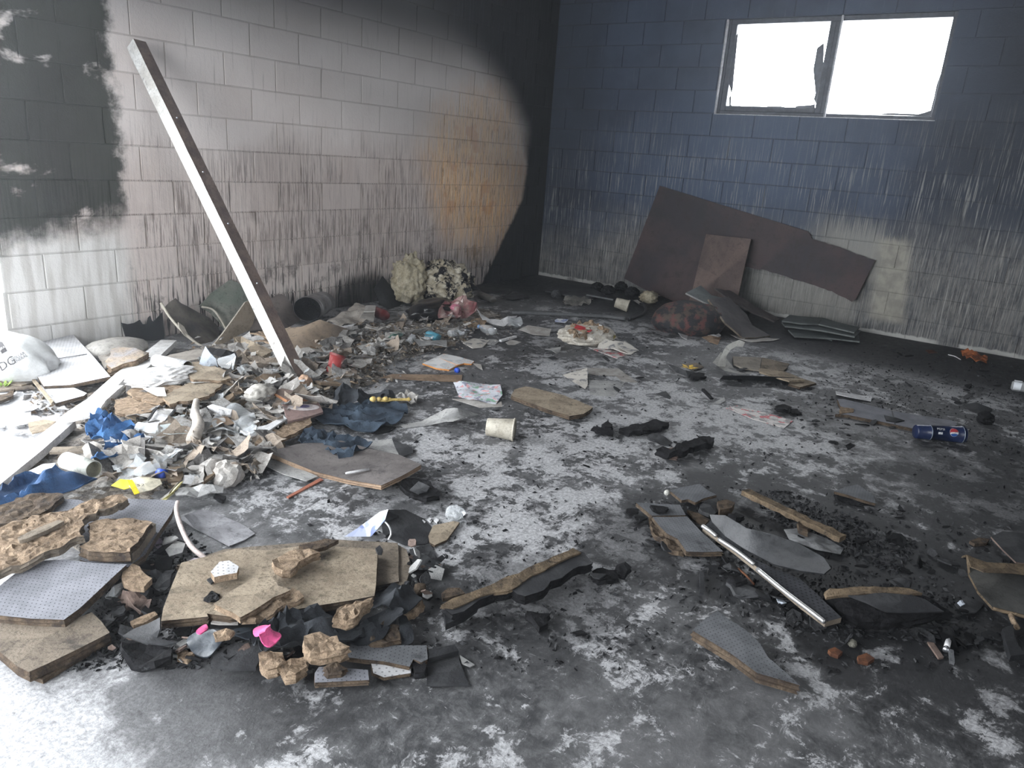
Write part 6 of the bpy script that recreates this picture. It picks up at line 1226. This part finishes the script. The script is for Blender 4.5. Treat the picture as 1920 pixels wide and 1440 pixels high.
by('film', 'plastic_scrap', 'crumpled grey film scrap', ASH, 120, .03, .11, 33, RG, 'plastic', lift=(.01, .05), tilt=.4)
by('film', 'packaging_scrap', 'crumpled brownish packaging scrap', MSCR, 110, .03, .11, 34, RG, 'packaging', lift=(.01, .05), tilt=.4)
by('film', 'film_scrap', 'clear crumpled film scrap', CLR, 44, .03, .08, 35, RG, 'plastic', lift=(.03, .07), tilt=.4)
by('paper', 'paper_scrap', 'torn white paper scrap', PAPW, 16, .02, .08, 36, [(DOOR, 'on the bright floor left of the white planks')], lift=(.004, .01), tilt=.08)
by('board', 'fibreboard_fragment', 'small broken tan fibreboard piece', FIB, 76, .02, .09, 37, RG[1:], 'fibreboard', lift=(.01, .05), tilt=.22)
by('board', 'fibreboard_fragment', 'small pale smooth-faced board piece', TANL, 60, .02, .09, 38, RG[1:], 'fibreboard', lift=(.01, .05), tilt=.22)
by('board', 'fibreboard_fragment', 'small dark brown board piece', FIBD, 40, .02, .07, 39, RG, 'fibreboard', lift=(.005, .03), tilt=.22)
scatter('flake', 'charred_flake', 'small black charred flake lying on the sooty floor', 'charcoal', 'charred flakes on the floor', [CHAR, CHARS, CHARB], 290, [
    [(1180, 960), (1230, 960), (1300, 1040), (1400, 1050), (1360, 1100), (1290, 1060), (1210, 1020)], [(1400, 930), (1470, 930), (1640, 1000), (1680, 1060), (1560, 1080), (1480, 1000)],
    [(1380, 1060), (1560, 1160), (1640, 1180), (1600, 1220), (1480, 1160), (1380, 1110)], [(1560, 1140), (1850, 1150), (1900, 1230), (1640, 1200)], [(1640, 940), (1860, 1000), (1850, 1100), (1700, 1080)],
    [(1340, 700), (1520, 720), (1700, 800), (1600, 850), (1420, 780)], [(980, 650), (1400, 660), (1500, 760), (1100, 900), (900, 760)], [(220, 1060), (320, 1000), (330, 1060), (300, 1160), (200, 1180)], [(1640, 640), (1900, 690), (1900, 780), (1640, 760)]], .009, .045, (.002, .016), .3, 6)
scatter('flake', 'debris_flake', 'dark flake in the burnt heap between the boards at lower left', 'debris', 'dark flakes in the lower left heap', [CHAR, CHARB, WOODB, CHARS, GREYP], 110, [[(220, 1060), (330, 990), (380, 1050), (330, 1070), (300, 1160), (330, 1250), (200, 1250), (200, 1120)], [(330, 1180), (480, 1190), (600, 1210), (560, 1250), (340, 1250)], [(770, 1020), (830, 1060), (800, 1140), (760, 1100)]], .010, .04, (.004, .03), .4, 7)
# what is too small to count: black crumbs on the floor and pale crumbs in the litter, one object each
def crumbs(name, label, m_s, n_, gens, smin, smax, seed):
    r = random.Random(seed); vs, fs, fm = [], [], []
    for i in range(n_):
        P_, w_ = gens[i % len(gens)]; xs = [p[0] for p in P_]; ys = [p[1] for p in P_]
        for _ in range(30):
            x, y = r.uniform(min(xs), max(xs)), r.uniform(min(ys), max(ys))
            if inpoly(x, y, P_): break
        p = GP(x, y, 0) if w_ else FZ(x, y)
        if p.y > -.02 or p.x > -.02: continue
        s_ = smin+(smax-smin)*r.random()**3; p.z += s_*.2+(r.uniform(0, .03) if w_ else 0)
        ex = Vector((r.gauss(0, 1), r.gauss(0, 1), r.gauss(0, .6))).normalized()*s_; ey = Vector((r.gauss(0, 1), r.gauss(0, 1), r.gauss(0, .6))).normalized()*s_*r.uniform(.4, .9)
        k = len(vs); vs += [p-ex, p-ey, p+ex, p+ey*.8, p+Vector((0, 0, s_*.45))]
        q = r.randrange(len(m_s)); fs += [(k, k+1, k+4), (k+1, k+2, k+4), (k+2, k+3, k+4), (k+3, k, k+4)]; fm += [q]*4
    o = finish(name, vs, fs, m_s, fm, None, (-3.5, -2.2, 0), closed=False); tag(o, label, name.split('_')[-1], None, 'stuff')
ALLF = [(980, 560), (1500, 640), (1919, 700), (1919, 1260), (820, 1260), (560, 1010), (800, 700), (900, 640)]
crumbs('charcoal_crumbs', 'fine black crumbs strewn over the open sooty floor', [CHAR, CHARS, CHARB], 11000, [(ALLF, 0), (ALLF, 0), ([(1180, 940), (1300, 930), (1560, 1060), (1800, 1100), (1850, 1220), (1500, 1190), (1300, 1060)], 0), ([(1380, 920), (1480, 920), (1720, 1020), (1680, 1080), (1480, 1000)], 0), ([(1640, 640), (1919, 690), (1919, 860), (1500, 760)], 0), ([(200, 1060), (330, 980), (400, 1040), (330, 1180), (560, 1250), (120, 1260)], 0)], .003, .015, 3)
crumbs('pale_crumbs', 'fine pale and brown crumbs mixed through the litter along the pale wall', [PAPER, FIB, TANL, ASH, PAPS, MSCR, PAPER, ASH], 9000, [(HEAP, 1), (CORE, 1), (BACK, 1), ([(40, 735), (120, 700), (330, 660), (220, 800), (120, 900), (0, 960), (0, 900), (90, 830)], 0)], .005, .024, 4)

# ------------------------------------------------------------------ haze volume added for the veil of light around the window
hm = bpy.data.materials.new('window_glow_haze'); hm.use_nodes = True; nt = hm.node_tree; nt.nodes.remove(nt.nodes['Principled BSDF'])
vs_ = nt.nodes.new('ShaderNodeVolumeScatter'); vs_.inputs['Density'].default_value = .007; vs_.inputs['Anisotropy'].default_value = .55; vs_.inputs['Color'].default_value = (.86, .92, 1, 1)
nt.links.new(vs_.outputs[0], nt.nodes['Material Output'].inputs['Volume'])
hzb = box('added_haze', (XB-.1, YN-.1, -.1), (.1, .1, ZC+.1), hm); tag(hzb, 'thin bluish haze filling the burnt room, added for the window glow', 'added_haze', None, 'stuff')
